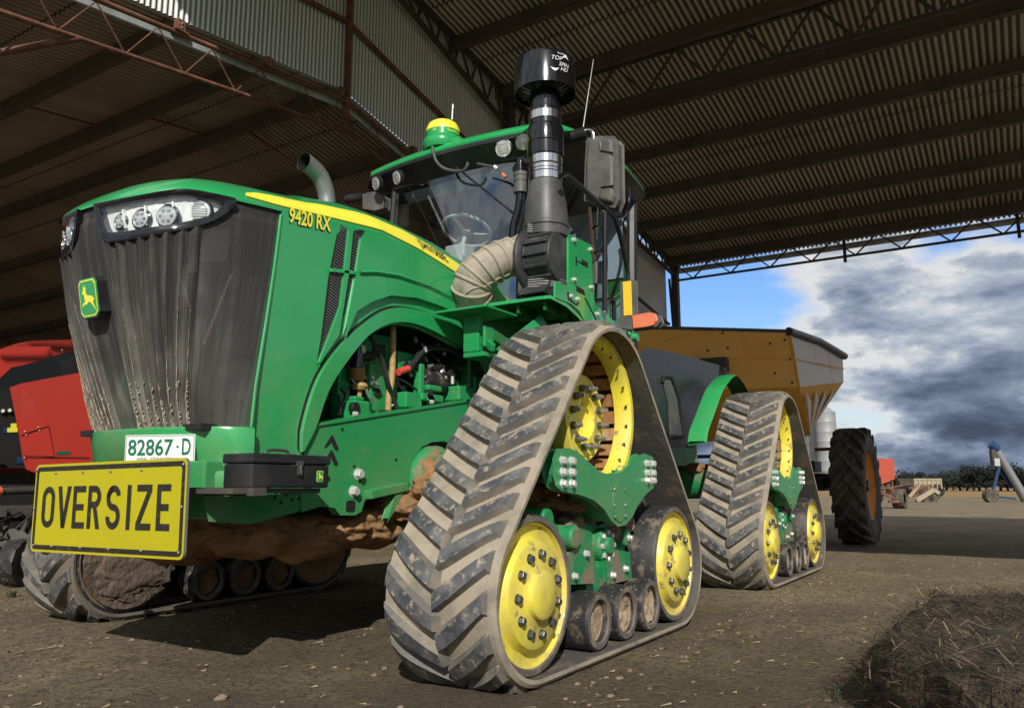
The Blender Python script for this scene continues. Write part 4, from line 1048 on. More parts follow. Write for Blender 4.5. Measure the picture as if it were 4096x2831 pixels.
for u in(1640,1700): a=kp(u,535,.5); b=kp(u,600,.5); mb.cyl(a,b,.012,10)
build_each(mb,'mount_bolt',['bolt_wh'])
mb=MB(); p=kp(1510,580,.44); mb.lathe([(.03,.1),(.075,.1),(.08,.0),(.075,-.1)],'x',(p.x,.44,p.z),24); part(mb,'drive_belt_pulley',['rubber'])
# belly: oily mud caked under the frame
mb=MB()
for k,(x,y,z,r) in enumerate([(1.25,.0,.62,.2),(.95,.1,.58,.26),(.6,.15,.56,.28),(.25,.3,.6,.26),(.1,.45,.72,.22),(.55,.35,.58,.18),(1.1,-.4,.55,.25),(.8,-.7,.5,.28),(.4,-.8,.55,.3),(0,-.6,.6,.3),(-.4,-.3,.6,.32),(-.5,.4,.72,.3),(.2,.55,.70,.16),(.05,.75,.82,.2)]):
    mb.lump((x,y,z),(r*1.25,r,r*.55),0,k,4,.2,3)
o=part(mb,'belly_mud',['mud_brown'])
# ---- platform over the left track and air cleaner bracket
mb=MB(); rows=[]
for x in(-.29,-.305,-.45,-.6,-.8,-1.1,-1.5):
    dz=interp(x,[(-1.5,-.3),(-1.1,-.22),(-.8,-.12),(-.6,-.05),(-.45,-.01),(-.29,0)])
    rows.append([(x,.60,2.012),(x,.9,2.012),(x,1.18,2.012+dz*.6),(x,1.27,2.007+dz),(x,1.30,1.99+dz)])
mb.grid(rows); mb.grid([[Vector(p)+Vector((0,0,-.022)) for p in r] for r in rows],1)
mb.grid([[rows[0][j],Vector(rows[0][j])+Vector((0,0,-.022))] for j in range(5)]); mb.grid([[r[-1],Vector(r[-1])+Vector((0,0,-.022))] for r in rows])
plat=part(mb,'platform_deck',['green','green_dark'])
mb=MB()
for y in(.75,1.0,1.2): mb.bar((-.34,y,1.965),(-1.4,y,1.88),.02,.07)
mb.bar((-.55,.6,1.955),(-.55,1.25,1.94),.03,.06); mb.build('deck_rib',['green_dark'],plat)
mb=MB(); mb.box((-.12,.82,1.905),(.36,.40,.016)); 
ck=part(mb,'step_tread',['green_plain'],.004)
mb=MB()
for k in range(9): mb.box((-.02-.095*(k%3)+.01*(k//3),.70+.11*(k//3),1.9145),(.055,.03,.003))
build_each(mb,'tread_slot',['bolt_wh'],ck)
mb=MB(); mb.bar((-.12,.80,1.90),(-.12,.80,1.66),.12,.05); mb.box((-.12,.86,1.63),(.16,.16,.03)); mb.bar((-.2,.95,1.64),(-.5,1.1,1.9),.03,.09); mb.box((-.10,.93,1.74),(.10,.02,.13)); mb.bar((-.28,.66,1.86),(-.05,1.0,1.66),.03,.05)
mb.build('step_bracket',['green_plain'],ck,bevel=.005)
# rear fender wall behind the platform (closes the bay towards the cab)
mb=MB(); mb.grid([[(-.3,.62,1.98),(-.35,.66,1.70),(-.5,.70,1.45)],[(-.8,1.0,1.94),(-.8,1.05,1.70),(-.8,1.05,1.4)],[(-1.6,1.15,1.75),(-1.6,1.15,1.5),(-1.6,1.15,1.3)]]); part(mb,'fender_wall',['green_dark'])
BY=1.305
PL=[(1225,110),(1242,105),(1450,212),(1458,400),(1465,700),(1500,830),(1590,905),(1690,1000),(1390,1000),(1330,880),(1240,800),(1090,742),(1090,585),(1120,590),(1225,652)]
mb=MB(); mb.prism([P2('O',*q,BY) for q in PL],'y',BY-.018,BY)
br=part(mb,'filter_bracket',['green'],.004)
mb=MB(); mb.prism([P2('O',*q,BY+.001) for q in((1293,620),(1375,665),(1388,725),(1300,680))],'y',BY+.0005,BY+.002)
for q in(((1285,365),(1295,360),(1370,395),(1365,410)),((1290,320),(1302,322),(1302,420),(1290,420)),((1350,350),(1415,385),(1415,440),(1350,405))):
    mb.prism([P2('O',*w,BY+.001) for w in q],'y',BY+.0005,BY+.002)
mb.build('cut_out',['black_matt'],br)
mb=MB(); s=[P2('O',*q,BY+.004) for q in((1205,690),(1230,690),(1225,750),(1300,808),(1318,790),(1320,815),(1300,825),(1215,765))]; mb.prism(s,'y',BY+.0005,BY+.002)
mb.prism([P2('O',*q,BY) for q in((1375,745),(1390,745),(1515,985),(1500,990))],'y',BY+.0005,BY+.002); mb.build('bracket_seam',['black_matt'],br)
put_bolts([(P2('O',*q,BY)[0],BY,P2('O',*q,BY)[1]) for q in((1265,155),(1435,252),(1268,562),(1443,640),(1232,730),(1300,762),(1507,915))],br,'bracket_bolt','bolt_wh',.013,.02)
# ---- air cleaner
AX,AYc=-.45,1.152
mb=MB()
mb.lathe([(0,2.44),(.147,2.44),(.148,2.50),(.156,2.505),(.156,2.53),(.148,2.535),(.146,2.60),(.135,2.69),(.118,2.77),(.106,2.83)],'z',(AX,AYc,0),40,0)
ac=part(mb,'air_cleaner',['greyblack'])
mb=MB()
mb.lathe([(.112,2.995),(.126,3.0),(.126,3.075),(.118,3.08),(.118,3.09),(.123,3.095),(.123,3.20),(.118,3.215),(.106,3.22),(.106,3.335)],'z',(AX,AYc,0),36,0); mb.build('riser_pipe',['black_gloss'],ac)
mb=MB()
for z0,z1,r in((2.83,2.875,.112),(2.905,2.925,.113),(2.94,2.995,.114),(3.255,3.31,.112),(2.885,2.90,.111)):
    mb.lathe([(r-.008,z0),(r,z0),(r,z1),(r-.008,z1)],'z',(AX,AYc,0),36,0)
mb.lathe([(.107,2.82),(.107,3.0)],'z',(AX,AYc,0),36,1)
build_each(mb,'clamp_band',['steel','grey_plastic'],ac)
TZ=.035
mb=MB(); mb.lathe([(.10,3.34),(.104,3.43+TZ),(.19,3.46+TZ)],'z',(AX,AYc,0),36,0)
mb.lathe([(.205,3.42+TZ),(.209,3.42+TZ),(.209,3.632+TZ),(.203,3.652+TZ),(.17,3.66+TZ),(0,3.664+TZ)],'z',(AX,AYc,0),56,0); mb.lathe([(.205,3.42+TZ),(.205,3.63+TZ)],'z',(AX,AYc,0),48,0)
cap=mb.build('precleaner_bowl',['black_gloss'],ac)
mb=MB()
for k in range(22):
    t=2*PI*k/22; t2=t+.16
    a=Vector((AX+.10*math.cos(t),AYc+.10*math.sin(t),3.43+TZ)); b=Vector((AX+.203*math.cos(t),AYc+.203*math.sin(t),3.445+TZ))
    mb.add([a,b,b+Vector((-.03*math.sin(t2),.03*math.cos(t2),.07)),a+Vector((-.02*math.sin(t2),.02*math.cos(t2),.07))],[(0,1,2,3)])
mb.build('precleaner_vane',['grey_plastic'],cap)
# white lettering wrapped round the bowl
def wrap(s,z0,h,t0,t1,mname='white',sl_=0.0,r=.2105):
    o=text('bowl_lettering',s,1,1,(0,0,0),(1,0,0),(0,1,0),mname,cap,0,slant=sl_)
    finer(o.data,2)
    for v in o.data.vertices:
        t=t0+(t1-t0)*v.co.x; v.co=Vector((AX+r*math.cos(t),AYc+r*math.sin(t),z0+h*v.co.y))
TV=math.atan2(CLOC[1]-AYc,CLOC[0]-AX)
wrap('Donaldson',3.625+TZ-.010,.013,TV+.42,TV+.76); wrap('TOP',3.570+TZ,.029,TV+.22,TV+.60,'white',.3); wrap('SPIN',3.532+TZ,.028,TV+.46,TV+.86,'white',.3); wrap('HD',3.500+TZ,.024,TV+.52,TV+.80,'white',.3)
mb=MB()
for zz,ta,tb_,dz in((3.592,.58,.84,.018),(3.515,.18,.46,-.016)):
    rows=[]
    for k in range(15):
        f=k/14; t=TV+ta+(tb_-ta)*f; w=.008*math.sin(PI*f)+.001; z=zz+TZ+dz*math.sin(PI*f)*(1 if dz>0 else 1)
        rows.append([(AX+.2105*math.cos(t),AYc+.2105*math.sin(t),z-w),(AX+.2105*math.cos(t),AYc+.2105*math.sin(t),z+w)])
    mb.grid(rows)
mb.build('bowl_swoosh',['white'],cap)
# scroll housing with fins, hose to the hood
mb=MB(); sc=(-.43,0,2.285)
mb.lathe([(.0,1.02),(.13,1.02),(.205,1.03),(.222,1.045),(.222,1.065),(.20,1.085),(.172,1.09),(.172,1.10)],'y',sc,40,0)
mb.lathe([(.17,1.08),(.17,1.275),(.15,1.285),(0,1.285)],'y',sc,36,0)
for k in range(14):
    t=2*PI*k/14; mb.box((sc[0]+.178*math.cos(t),1.17,sc[2]+.178*math.sin(t)),(.022,.18,.022),0,Matrix.Rotation(-t,3,'Y'))
mb.prism([(-.33,2.10),(-.53,2.10),(-.60,2.03),(-.26,2.03)],'y',1.06,1.24)
mb.build('scroll_housing',['housing'],ac,bevel=.004)
mb=MB()
for z in(2.455,2.470,2.485,2.50,2.13,2.115,2.10,2.085): mb.tube([(-.30,1.10,z),(-.33,1.22,z),(-.42,1.29,z),(-.52,1.29,z)],.0045,6)
build_each(mb,'fin',['steel_dull'],ac)
hp=smoothpath([at('D',*q,'y',y) for q,y in(((1160,1258),1.03),((1075,1245),.98),((960,1262),.90),((850,1310),.82),((765,1385),.74),((740,1455),.70),((770,1530),.66),((800,1575),.62))],8)
mb=MB(); nh=len(hp)
rad=[.126+.003*math.sin(i*1.2) for i in range(nh)]
mb.tube(hp,rad,28,0)
hs=part(mb,'intake_hose',['hose'])
mb=MB()
def frame_at(i):
    t=(hp[min(i+1,nh-1)]-hp[max(i-1,0)]).normalized(); u=Vector((0,0,1)); u=(u-t*u.dot(t)).normalized(); return t,u,t.cross(u)
for i in range(3,nh-2,4):
    t,u,w=frame_at(i); mb.tube([hp[i]+(u*math.cos(a)+w*math.sin(a))*(rad[i]+.003) for a in[2*PI*k/28 for k in range(28)]],.0105,6,closed=True)
for ph in(.35,1.35,2.2,-.6,3.6):
    mb.tube([hp[i]+(frame_at(i)[1]*math.cos(ph)+frame_at(i)[2]*math.sin(ph))*(rad[i]+.002) for i in range(2,nh-1)],.0065,6)
mb.build('hose_rib',['hose_rib'],hs)
mb=MB(); t,u,w=frame_at(1); mb.tube([hp[1]+(u*math.cos(a)+w*math.sin(a))*(rad[1]+.006) for a in[2*PI*k/28 for k in range(28)]],.006,6,closed=True); mb.build('hose_clamp',['copper'],hs)
mb=MB()
V=[at('D',*q,'x',-.56) for q in((1095,690),(1060,668),(1040,668),(1038,700),(1038,760))]; mb.tube(V,.032,14); 
V=[at('D',*q,'x',-.56) for q in((1038,860),(1036,920),(1020,1000),(1000,1070),(992,1150))]; mb.tube(smoothpath(V,5),.034,14); sp=part(mb,'scavenge_tube',['black_gloss'])
mb=MB(); a,b=at('D',1040,750,'x',-.56),at('D',1038,872,'x',-.56)
for f0,f1,r in((0,.16,.054),(.16,.42,.050),(.42,.62,.046),(.62,.84,.050),(.84,1,.052)): mb.cyl(a.lerp(b,f0),a.lerp(b,f1),r,18)
mb.build('coupling',['grey_plastic'],sp)
# exhaust elbow
ex=smoothpath([(.20,-.2,2.55),(.215,-.2,2.72),(.235,-.2,2.82),(.30,-.2,2.915),(.40,-.2,2.955),(.445,-.2,2.962)],6)
mb=MB(); mb.tube(ex,[.055+.008*i/(len(ex)-1) for i in range(len(ex))],24,0,caps=False); mb.tube(ex[3:],[.050+.009*i/(len(ex)-1) for i in range(3,len(ex))],24,1,caps=False); mb.add([ex[8]+Vector((0,.050*math.cos(t),.050*math.sin(t))) for t in[2*PI*k/16 for k in range(16)]],[list(range(16))],1)
part(mb,'exhaust_pipe',['steel_dull','black_matt'])
# ---- cab
FX=-.93
c_=[Vector((FX+.06,-.60,2.1)),Vector((FX+.06,.66,2.1)),Vector((FX,.66,3.30)),Vector((FX,-.56,3.30))]
mb=MB(); rows=[]
for j in range(9):
    y0=-.58+1.25*j/8; bow=.07*(1-((j-4)/4)**2); rows.append([(FX+.06+bow,y0,2.1),(FX+.03+bow,y0,2.7),(FX-.01+bow*.8,y0,3.31)])
mb.grid(rows); cabf=part(mb,'windscreen',['glass'])
mb=MB()
for y in(-.60,.685): mb.tube([(FX+.06,y,1.9),(FX+.03,y,2.7),(FX-.02,y,3.32)],.035,8)
mb.tube([(FX+.06,.70,1.9),(-1.5,.93,1.75)],.03,8)
for y in(-.94,.95): mb.tube([(-2.25,y,1.6),(-2.35,y,3.32)],.05,8)
mb.tube([(FX,-.6,3.30),(FX+.05,.05,3.315),(FX,.68,3.30)],.03,8)
build_each(mb,'cab_pillar',['black'])
mb=MB(); mb.grid([[(FX+.03,.69,2.0),(FX-.03,.69,3.30)],[(-1.5,.90,1.75),(-1.5,.90,3.30)],[(-2.25,.95,1.75),(-2.35,.95,3.30)]]); part(mb,'side_window',['glass'])
mb=MB(); mb.grid([[(FX+.03,-.62,2.0),(FX-.03,-.60,3.30)],[(-1.5,-.90,1.9),(-1.5,-.90,3.30)],[(-2.25,-.95,1.9),(-2.35,-.95,3.30)]]); part(mb,'side_window',['glass'])
mb=MB(); mb.tube([(-1.06,.76,3.2),(-1.03,.78,2.6),(-1.0,.78,1.95),(-1.25,.93,1.75),(-1.65,.97,1.8),(-1.75,.965,2.6),(-1.78,.94,3.25)],.018,8); part(mb,'door_frame',['black'])
# cab floor, rear wall and lower body
mb=MB(); mb.box((-1.6,0,1.72),(1.5,1.75,.12)); mb.box((-2.33,0,2.25),(.06,1.8,1.1)); mb.box((-.98,.0,2.1),(.10,1.15,.55)); cbd=part(mb,'cab_body',['green_dark'])
mb=MB(); mb.box((-1.35,1.0,1.80),(.32,.16,.44)); mb.box((-1.75,1.02,1.75),(.3,.14,.36)); build_each(mb,'step_box',['green'],T,.04)
mb=MB(); mb.box((-2.29,0,2.95),(.02,1.75,.65)); mb.build('rear_lining',['cab_blue'],cbd)
mb=MB(); mb.grid([[(FX-.05,-.55,3.27),(FX-.05,.6,3.27)],[(-1.5,-.85,3.3),(-1.5,.85,3.3)],[(-2.3,-.9,3.29),(-2.3,.9,3.29)]]); mb.build('headliner',['cab_blue'],cbd)
mb=MB(); mb.box((-1.75,.02,2.18),(.5,.56,.16)); mb.prism([(-1.92,2.2),(-2.02,2.95),(-2.12,2.95),(-2.05,2.2)],'y',-.26,.30); mb.prism([(-2.0,2.97),(-2.03,3.15),(-2.10,3.15),(-2.10,2.97)],'y',-.12,.16); mb.box((-1.7,.40,2.42),(.42,.10,.08)); mb.box((-1.7,-.36,2.42),(.42,.10,.08))
mb.build('seat',['cab_blue'],cbd,bevel=.03)
mb=MB(); 
for q in((1110,1030),(1190,1068),(1275,1113),(1322,1138),(1372,1163)):
    p=at('P',*q,'x',-2.25); mb.box(p,(.01,.09,.09))
for q,s in(((1140,1120),(.3,.17)),((1310,1190),(.33,.18))):
    p=at('P',*q,'x',-2.25); mb.box(p,(.01,s[0],s[1]))
mb.build('rear_vent_decal',['cab_grey'],cbd)
swc=at('P',1355,1375,'x',-1.22); swr=at('P',1630,1400,'x',-1.22); R_=abs(swr.y-swc.y)*.86
mb=MB(); ax_=Vector((-.42,0,1)).normalized(); e1=Vector((0,1,0)); e2=ax_.cross(e1)
mb.tube([swc+(e1*math.cos(t)+e2*math.sin(t))*R_ for t in[2*PI*k/36 for k in range(36)]],.014,8,closed=True)
for t in(.5,2.6,4.7): mb.bar(swc-ax_*.03,swc+(e1*math.cos(t)+e2*math.sin(t))*R_,.028,.01)
mb.lathe([(0,.02),(.04,.015),(.045,-.03)],'z',swc-ax_*.02,16); mb.cyl(swc-ax_*.02,swc-ax_*.20,.02,10)
sw_=part(mb,'steering_wheel',['cream'])
mb=MB(); k=swc-ax_*.24; mb.box(k,(.16,.20,.13)); mb.box(k-ax_*.12+Vector((.02,0,0)),(.18,.26,.12)); mb.build('steering_column',['cream'],sw_,bevel=.02)
mb=MB(); p=at('P',590,1150,'x',-1.25); mb.box(p,(.06,.16,.30)); part(mb,'corner_post_monitor',['cream'],.02)
mb=MB(); q=[at('P',*w,'x',-1.6) for w in((770,990),(850,1085),(930,1160),(950,1250))]; mb.tube(smoothpath(q,4),.025,6); part(mb,'roof_duct',['cab_grey'])
# roof
RZ=3.40
def roof_outline(k=0):
    fr_=[]
    for j in range(13):
        y=-.80+1.72*j/12; yy=(y-.06)/.86; fr_.append((-.86+.10*(1-yy*yy)-k,y))
    rt=[(-.98-k*.6,1.02-k),(-1.2,1.09-k),(-1.9,1.10-k),(-2.45,1.02-k),(-2.6,.85-k)]
    lf=[(-2.6,-.75+k),(-2.45,-.94+k),(-1.9,-1.02+k),(-1.2,-1.01+k),(-.98-k*.6,-.92+k)]
    return fr_+rt+lf
def loft(loops,m=0,cap=True):
    mb=MB(); n=len(loops[0]); mb.grid([[l[i%n] for l in loops] for i in range(n+1)],m)
    if cap: mb.poly(loops[-1],m); mb.poly(loops[0][::-1],m)
    return mb
def rl(k,z,front=0): return [(x+(front if x>-1.0 else 0),y,z) for x,y in roof_outline(k)]
rf=part(loft([rl(.0,3.425),rl(-.01,3.445),rl(.0,3.475),rl(.05,3.515),rl(.18,3.545)]),'cab_roof',['green'])
vis=loft([rl(.17,3.285,-.02),rl(.12,3.275,.0),rl(.035,3.345),rl(-.006,3.385),rl(-.018,3.395),rl(-.018,3.425)]).build('roof_visor',['black'],rf)
vis.data.polygons.foreach_set('use_smooth',[True]*len(vis.data.polygons))
for q,r in(((160,812),.055),((287,777),.055),((933,600),.062),((1052,560),.060)):
    u,v=q; x=-.80 if q[0] in(160,1052) else -.775
    p=at('D',u,v,'x',x+.03); lm=MB()
    lm.lathe([(r*1.15,-.03),(r*1.15,.0),(r,.006),(r*.96,.0),(r*.6,.008),(0,.012)],'z',(0,0,0),22,mats=[1,1,0,0,0])
    for s_ in range(-3,4): lm.bar((-r*.75,s_*r*.25,.012),(r*.75,s_*r*.25,.012),.003,.004,0)
    o=lm.build('work_light',['lens','black'],rf); o.location=p; o.rotation_euler=Vector((1,.15 if q[0]>600 else -.35,-.28)).to_track_quat('Z','Y').to_euler()
# green flashes on the roof's left corner
mb=MB(); q=[at('D',*w,'y',1.09) for w in((1365,590),(1440,650),(1640,770),(1640,820),(1430,670),(1375,625))]
# receiver globe
gc=at('D',550,600,'x',-.87); gy=gc.y
mb=MB(); mb.lathe([(0,3.50),(.15,3.50),(.165,3.535),(.163,3.575),(.145,3.60),(.138,3.605),(.138,3.655)],'z',(-.90,gy,0),36,0); mb.box((-.95,gy+.10,3.525),(.25,.25,.05))
gl=part(mb,'gps_receiver',['green'])
mb=MB(); mb.lathe([(.139,3.655),(.135,3.69),(.118,3.725),(.085,3.748),(.04,3.758),(0,3.76)],'z',(-.90,gy,0),36,0); mb.build('receiver_cap',['yellow_dec'],gl)
o=text('receiver_lettering','StarFire',1,1,(0,0,0),(1,0,0),(0,1,0),'yellow_dec',gl,0)
tv=math.atan2(CLOC[1]-gy,CLOC[0]+.9)
for v in o.data.vertices:
    t=tv+.25+.9*v.co.x; v.co=Vector((-.90+.1395*math.cos(t),gy+.1395*math.sin(t),3.622+.022*v.co.y))
emblem('receiver_emblem',Vector((-.90+.1385*math.cos(tv-.5),gy+.1385*math.sin(tv-.5),3.632)),(-math.sin(tv-.5),math.cos(tv-.5),0),(0,0,1),.03,.032,gl,thick=.0005)
mb=MB(); mb.tube(smoothpath([at('P',*w,'x',-.74) for w in((955,395),(970,470),(1000,560),(1060,630),(1150,670),(1290,680),(1350,640),(1370,580))],5),.012,8); part(mb,'receiver_cable',['greyblack'])
mb=MB(); mb.tube(smoothpath([at('P',*w,'x',-.76) for w in((1480,595),(1560,612),(1650,630),(1720,660),(1770,720),(1800,755))],5),.010,8); p=at('P',1790,735,'x',-.76); part(mb,'loose_cable',['greyblack'])
mb=MB(); mb.cyl(at('P',1770,715,'x',-.75),at('P',1805,755,'x',-.75),.013,8); part(mb,'cable_plug',['orange'])
mb=MB(); mb.cyl(at('P',1675,625,'x',-.75),at('P',1710,655,'x',-.75),.0125,8); part(mb,'cable_sleeve',['white'])
mb=MB(); mb.tube([at('P',*w,'x',-.845) for w in((1180,595),(1320,710),(1560,900),(1700,1010))],.008,6); mb.bar(at('P',1560,890,'x',-.845),at('P',1870,1145,'x',-.85),.012,.012); part(mb,'wiper',['black'])
mb=MB(); a=at('D',620,425,'x',-1.0); b=at('D',626,330,'x',-1.0); mb.cyl(a,b,.006,6); mb.cyl(b-Vector((0,0,.04)),b,.010,6,r2=.002); part(mb,'short_antenna',['white'])
mb=MB(); a=at('D',1418,470,'y',.95); b=at('D',1480,60,'y',.95); mb.cyl(a,b,.006,6,r2=.003); part(mb,'whip_antenna',['steel_dull'])
# left mirror
mx=-1.0
mb=MB(); mb.tube([(mx+.12,.86,3.345),at('D',1360,530,'x',mx),at('D',1440,505,'x',mx)],.050,14); ma=part(mb,'mirror_arm',['black'])
mb=MB(); mb.tube(smoothpath([at('D',*w,'x',mx) for w in((1425,500),(1455,488),(1478,505),(1482,560))],5),.018,10); mb.build('arm_tube',['steel'],ma)
q=[at('D',*w,'x',mx) for w in((1450,548),(1500,538),(1600,538),(1618,560),(1624,900),(1605,945),(1500,925),(1436,905),(1440,700))]
pl=[(p.y,p.z) for p in q]
mb=MB(); mb.prism(pl,'x',mx-.10,mx); cy=sum(p[0] for p in pl)/len(pl); cz=sum(p[1] for p in pl)/len(pl)
ins=[(cy+(y-cy)*.86,cz+(z-cz)*.93) for y,z in pl]; nn_=len(pl)
mb.add([(mx,y,z) for y,z in pl]+[(mx+.045,y,z) for y,z in ins],[[i,(i+1)%nn_,nn_+(i+1)%nn_,nn_+i] for i in range(nn_)]+[[nn_+i for i in range(nn_)]])
mr=part(mb,'wing_mirror',['grey_plastic'],.018,seg=3)
mb=MB()
for w in(((1520,560),(1525,610),(1600,625)),((1520,900),(1525,835),(1605,825))): mb.tube([at('D',*k,'x',mx+.05) for k in w],.006,6)
mb.build('mirror_crease',['black'],mr)
# right mirror bracket
mb=MB(); mb.tube([at('P',-40,1010,'x',-.9),at('P',90,990,'x',-.9),at('P',160,975,'x',-.9)],.038,12); rm=part(mb,'mirror_arm',['black'])
mb=MB(); mb.prism([(p.y,p.z) for p in[at('P',*w,'x',-.9) for w in((170,960),(300,935),(410,990),(400,1110),(310,1135),(175,1115))]],'x',-.96,-.88); mb.build('arm_bracket',['grey_plastic'],rm,bevel=.008)
# handrails, left side
mb=MB(); mb.tube(smoothpath([at('D',*w,'y',1.34) for w in((1280,768),(1310,758),(1350,785),(1450,875),(1550,962),(1605,1020),(1640,1120),(1685,1330),(1690,1410))],5),.018,10); part(mb,'handrail',['black_gloss'])
mb=MB(); mb.cyl(at('D',1550,985,'y',1.34),at('D',1548,1580,'y',1.34),.018,10); part(mb,'handrail',['black_gloss'])
mb=MB(); mb.tube(smoothpath([at('D',*w,'y',1.12) for w in((1480,1085),(1510,1075),(1540,1100),(1545,1180),(1530,1225),(1490,1235))],4),.013,8); part(mb,'door_handle',['black_gloss'])
mb=MB(); mb.cyl(at('D',1455,955,'y',1.0),at('D',1485,1280,'y',1.0),.014,10); part(mb,'copper_tube',['copper'])
mb=MB(); mb.tube(smoothpath([at('D',*w,'y',1.15) for w in((1620,1030),(1660,1010),(1690,960),(1697,900),(1690,835))],4),.016,8); part(mb,'rear_rail',['black_gloss'])
mb=MB(); mb.tube(smoothpath([at('O',*w,'y',1.2) for w in((1600,770),(1650,760),(1680,800),(1685,980))],4),.018,8); mb.tube([at('O',1490,780,'y',1.2),at('O',1580,765,'y',1.2)],.016,8); part(mb,'step_rail',['black_gloss'])
mb=MB(); mb.cyl(at('O',1495,380,'y',1.1),at('O',1520,600,'y',1.1),.05,14,r2=.075); part(mb,'rubber_bellows',['greyblack'])
# front corner marker lamp
def px(k,u,v,x): p=at(k,u,v,'x',x); return (p.y,p.z)
mb=MB(); mb.prism([px('O',*w,-1.0) for w in((1755,590),(1895,572),(1905,935),(1755,945))],'x',-1.03,-1.0); mk=part(mb,'marker_panel',['grey_plastic'],.006)
mb=MB(); mb.prism([px('O',*w,-1.0) for w in((1782,590),(1855,580),(1866,920),(1793,928))],'x',-1.0,-.992); mb.build('reflector',['amber'],mk,bevel=.003)
mb=MB(); mb.prism([px('O',*w,-1.0) for w in((1728,965),(1900,938),(2080,905),(2140,935),(2155,990),(2120,1035),(2000,1055),(1890,1065),(1740,1045))],'x',-1.05,-.99); lh=part(mb,'marker_lamp',['grey_plastic'],.008)
mb=MB(); mb.prism([px('O',*w,-1.0) for w in((1900,945),(2060,915),(2110,930),(2125,975),(2100,1020),(2040,1035),(1908,1052))],'x',-.99,-.972); mb.build('lamp_lens',['orange'],lh,bevel=.008)
mb=MB(); mb.cyl(at('O',1835,1060,'x',-1.02),at('O',1850,1130,'x',-1.02),.016,8); mb.cyl(at('O',1880,1150,'x',-1.02),at('O',1930,1150,'x',-1.02),.03,10); mb.build('lamp_stem',['green'],lh)
# ---- rear half
mb=MB(); mb.prism([(-2.5,1.94),(-2.57,1.975),(-3.2,2.03),(-4.56,2.08),(-4.5,1.95),(-4.1,1.55),(-3.72,1.25),(-3.1,1.235),(-2.6,1.22)],'y',.35,.95); mb.prism([(-2.6,1.95),(-2.95,2.06),(-5.0,2.12),(-5.0,1.2),(-2.9,1.15)],'y',-.85,.34)
tk=part(mb,'fuel_tank',['black'],.06,seg=4)
mb=MB(); mb.prism([P2('F',*w,.955) for w in((203,440),(212,415),(240,420),(275,520),(302,715),(240,712),(232,560))],'y',.951,.956); mb.build('tank_recess',['grey_plastic'],tk,bevel=.004)
mb=MB(); mb.tube([at('F',*w,'y',.955) for w in((198,440),(208,408),(245,412),(285,520),(306,722),(240,725))],.018,8); mb.build('tank_groove',['black_matt'],tk)
mb=MB()
for x in(-3.3,-3.55,-3.8,-4.1,-4.4): mb.box((x,.7,2.05+.02*(-3.3-x)),(.07,.4,.03))
build_each(mb,'tank_clip',['black_matt'],tk)
arc=[(-3.14,1.22),(-3.2,1.33),(-3.36,1.47),(-3.66,1.73),(-3.87,1.85),(-4.13,1.95),(-4.32,1.93),(-4.5,1.86),(-4.65,1.77)]
arc=resample(arc,26)
mb=MB(); mb.grid([[(x,1.10,z),(x,1.13,z+.008),(x,1.25,z+.008),(x,1.28,z-.01)] for x,z in arc]); mb.grid([[(x-.0,1.28,z-.01),(x-.02,1.10,z-.03)] for x,z in arc],1); mb.grid([[(x,1.10,z),(x-.02,1.10,z-.03)] for x,z in arc],0)
part(mb,'rear_fender',['green','green_dark'])
p=at('F',515,378,'y',.9); mb=MB(); mb.lathe([(0,.05),(.05,.045),(.055,-.03),(.02,-.06)],'x',p,14); mb.cyl(p,p-Vector((.02,0,.12)),.015,8); part(mb,'rear_lamp',['grey_plastic'],.01)
mb=MB(); mb.box((-2.0,0,1.05),(1.6,.6,.5)); mb.box((-4.2,0,1.1),(2.4,.8,.5)); mb.cyl((-1.95,0,.75),(-1.95,0,1.6),.16,20); mb.box((-3.2,.55,1.22),(.5,.4,.08)); mb.cyl((-2.6,.35,1.0),(-3.4,.45,1.05),.06,12)
part(mb,'articulation_frame',['green_mud'],.02)
mb=MB()
for k in range(5): mb.tube(smoothpath([(-2.7-.05*k,.4+.06*k,1.5),(-2.9,.65+.04*k,1.2-.04*k),(-3.2,.6+.05*k,1.0),(-3.5,.5,1.1)],5),.014,6)
build_each(mb,'hydraulic_line',['black'])
mb=MB(); mb.box((-1.55,.95,1.25),(.9,.3,.04)); mb.box((-1.55,1.05,.85),(.5,.25,.03)); mb.bar((-1.3,1.0,1.25),(-1.3,1.0,.82),.04,.04); mb.bar((-1.8,1.0,1.25),(-1.8,1.0,.82),.04,.04); part(mb,'ladder',['black'],.006)

# ================================================================== THE SHED
SHED=thing('machinery_shed','open sided corrugated iron farm shed over the tractor with lattice trusses and sheet wall','shed')
WY=-3.0
def low_z(x): return interp(x,[(6,4.66),(-2.65,5.66),(-9,4.35),(-14,3.4)])
def up_z(x): return interp(x,[(2.2,6.85),(-3.0,7.66),(-14.2,5.92)])
def corr_roof(x0,x1,y0,y1,zf,name,m,pitch=.084,amp=.024,xs=None):
    n=int((y1-y0)/pitch*6); xs=xs or [x0+(x1-x0)*k/6 for k in range(7)]
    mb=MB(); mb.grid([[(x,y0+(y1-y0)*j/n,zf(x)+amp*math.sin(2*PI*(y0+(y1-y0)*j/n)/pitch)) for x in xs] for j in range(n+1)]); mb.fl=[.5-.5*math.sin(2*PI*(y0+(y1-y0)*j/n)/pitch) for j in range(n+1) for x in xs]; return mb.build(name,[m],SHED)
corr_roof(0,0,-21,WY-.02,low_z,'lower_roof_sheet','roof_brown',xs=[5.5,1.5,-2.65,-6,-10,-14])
corr_roof(0,0,WY+.02,10.5,up_z,'upper_roof_sheet','roof_grey',pitch=.092,amp=.030,xs=[1.5,-3.0,-6,-9,-12,-13.75])
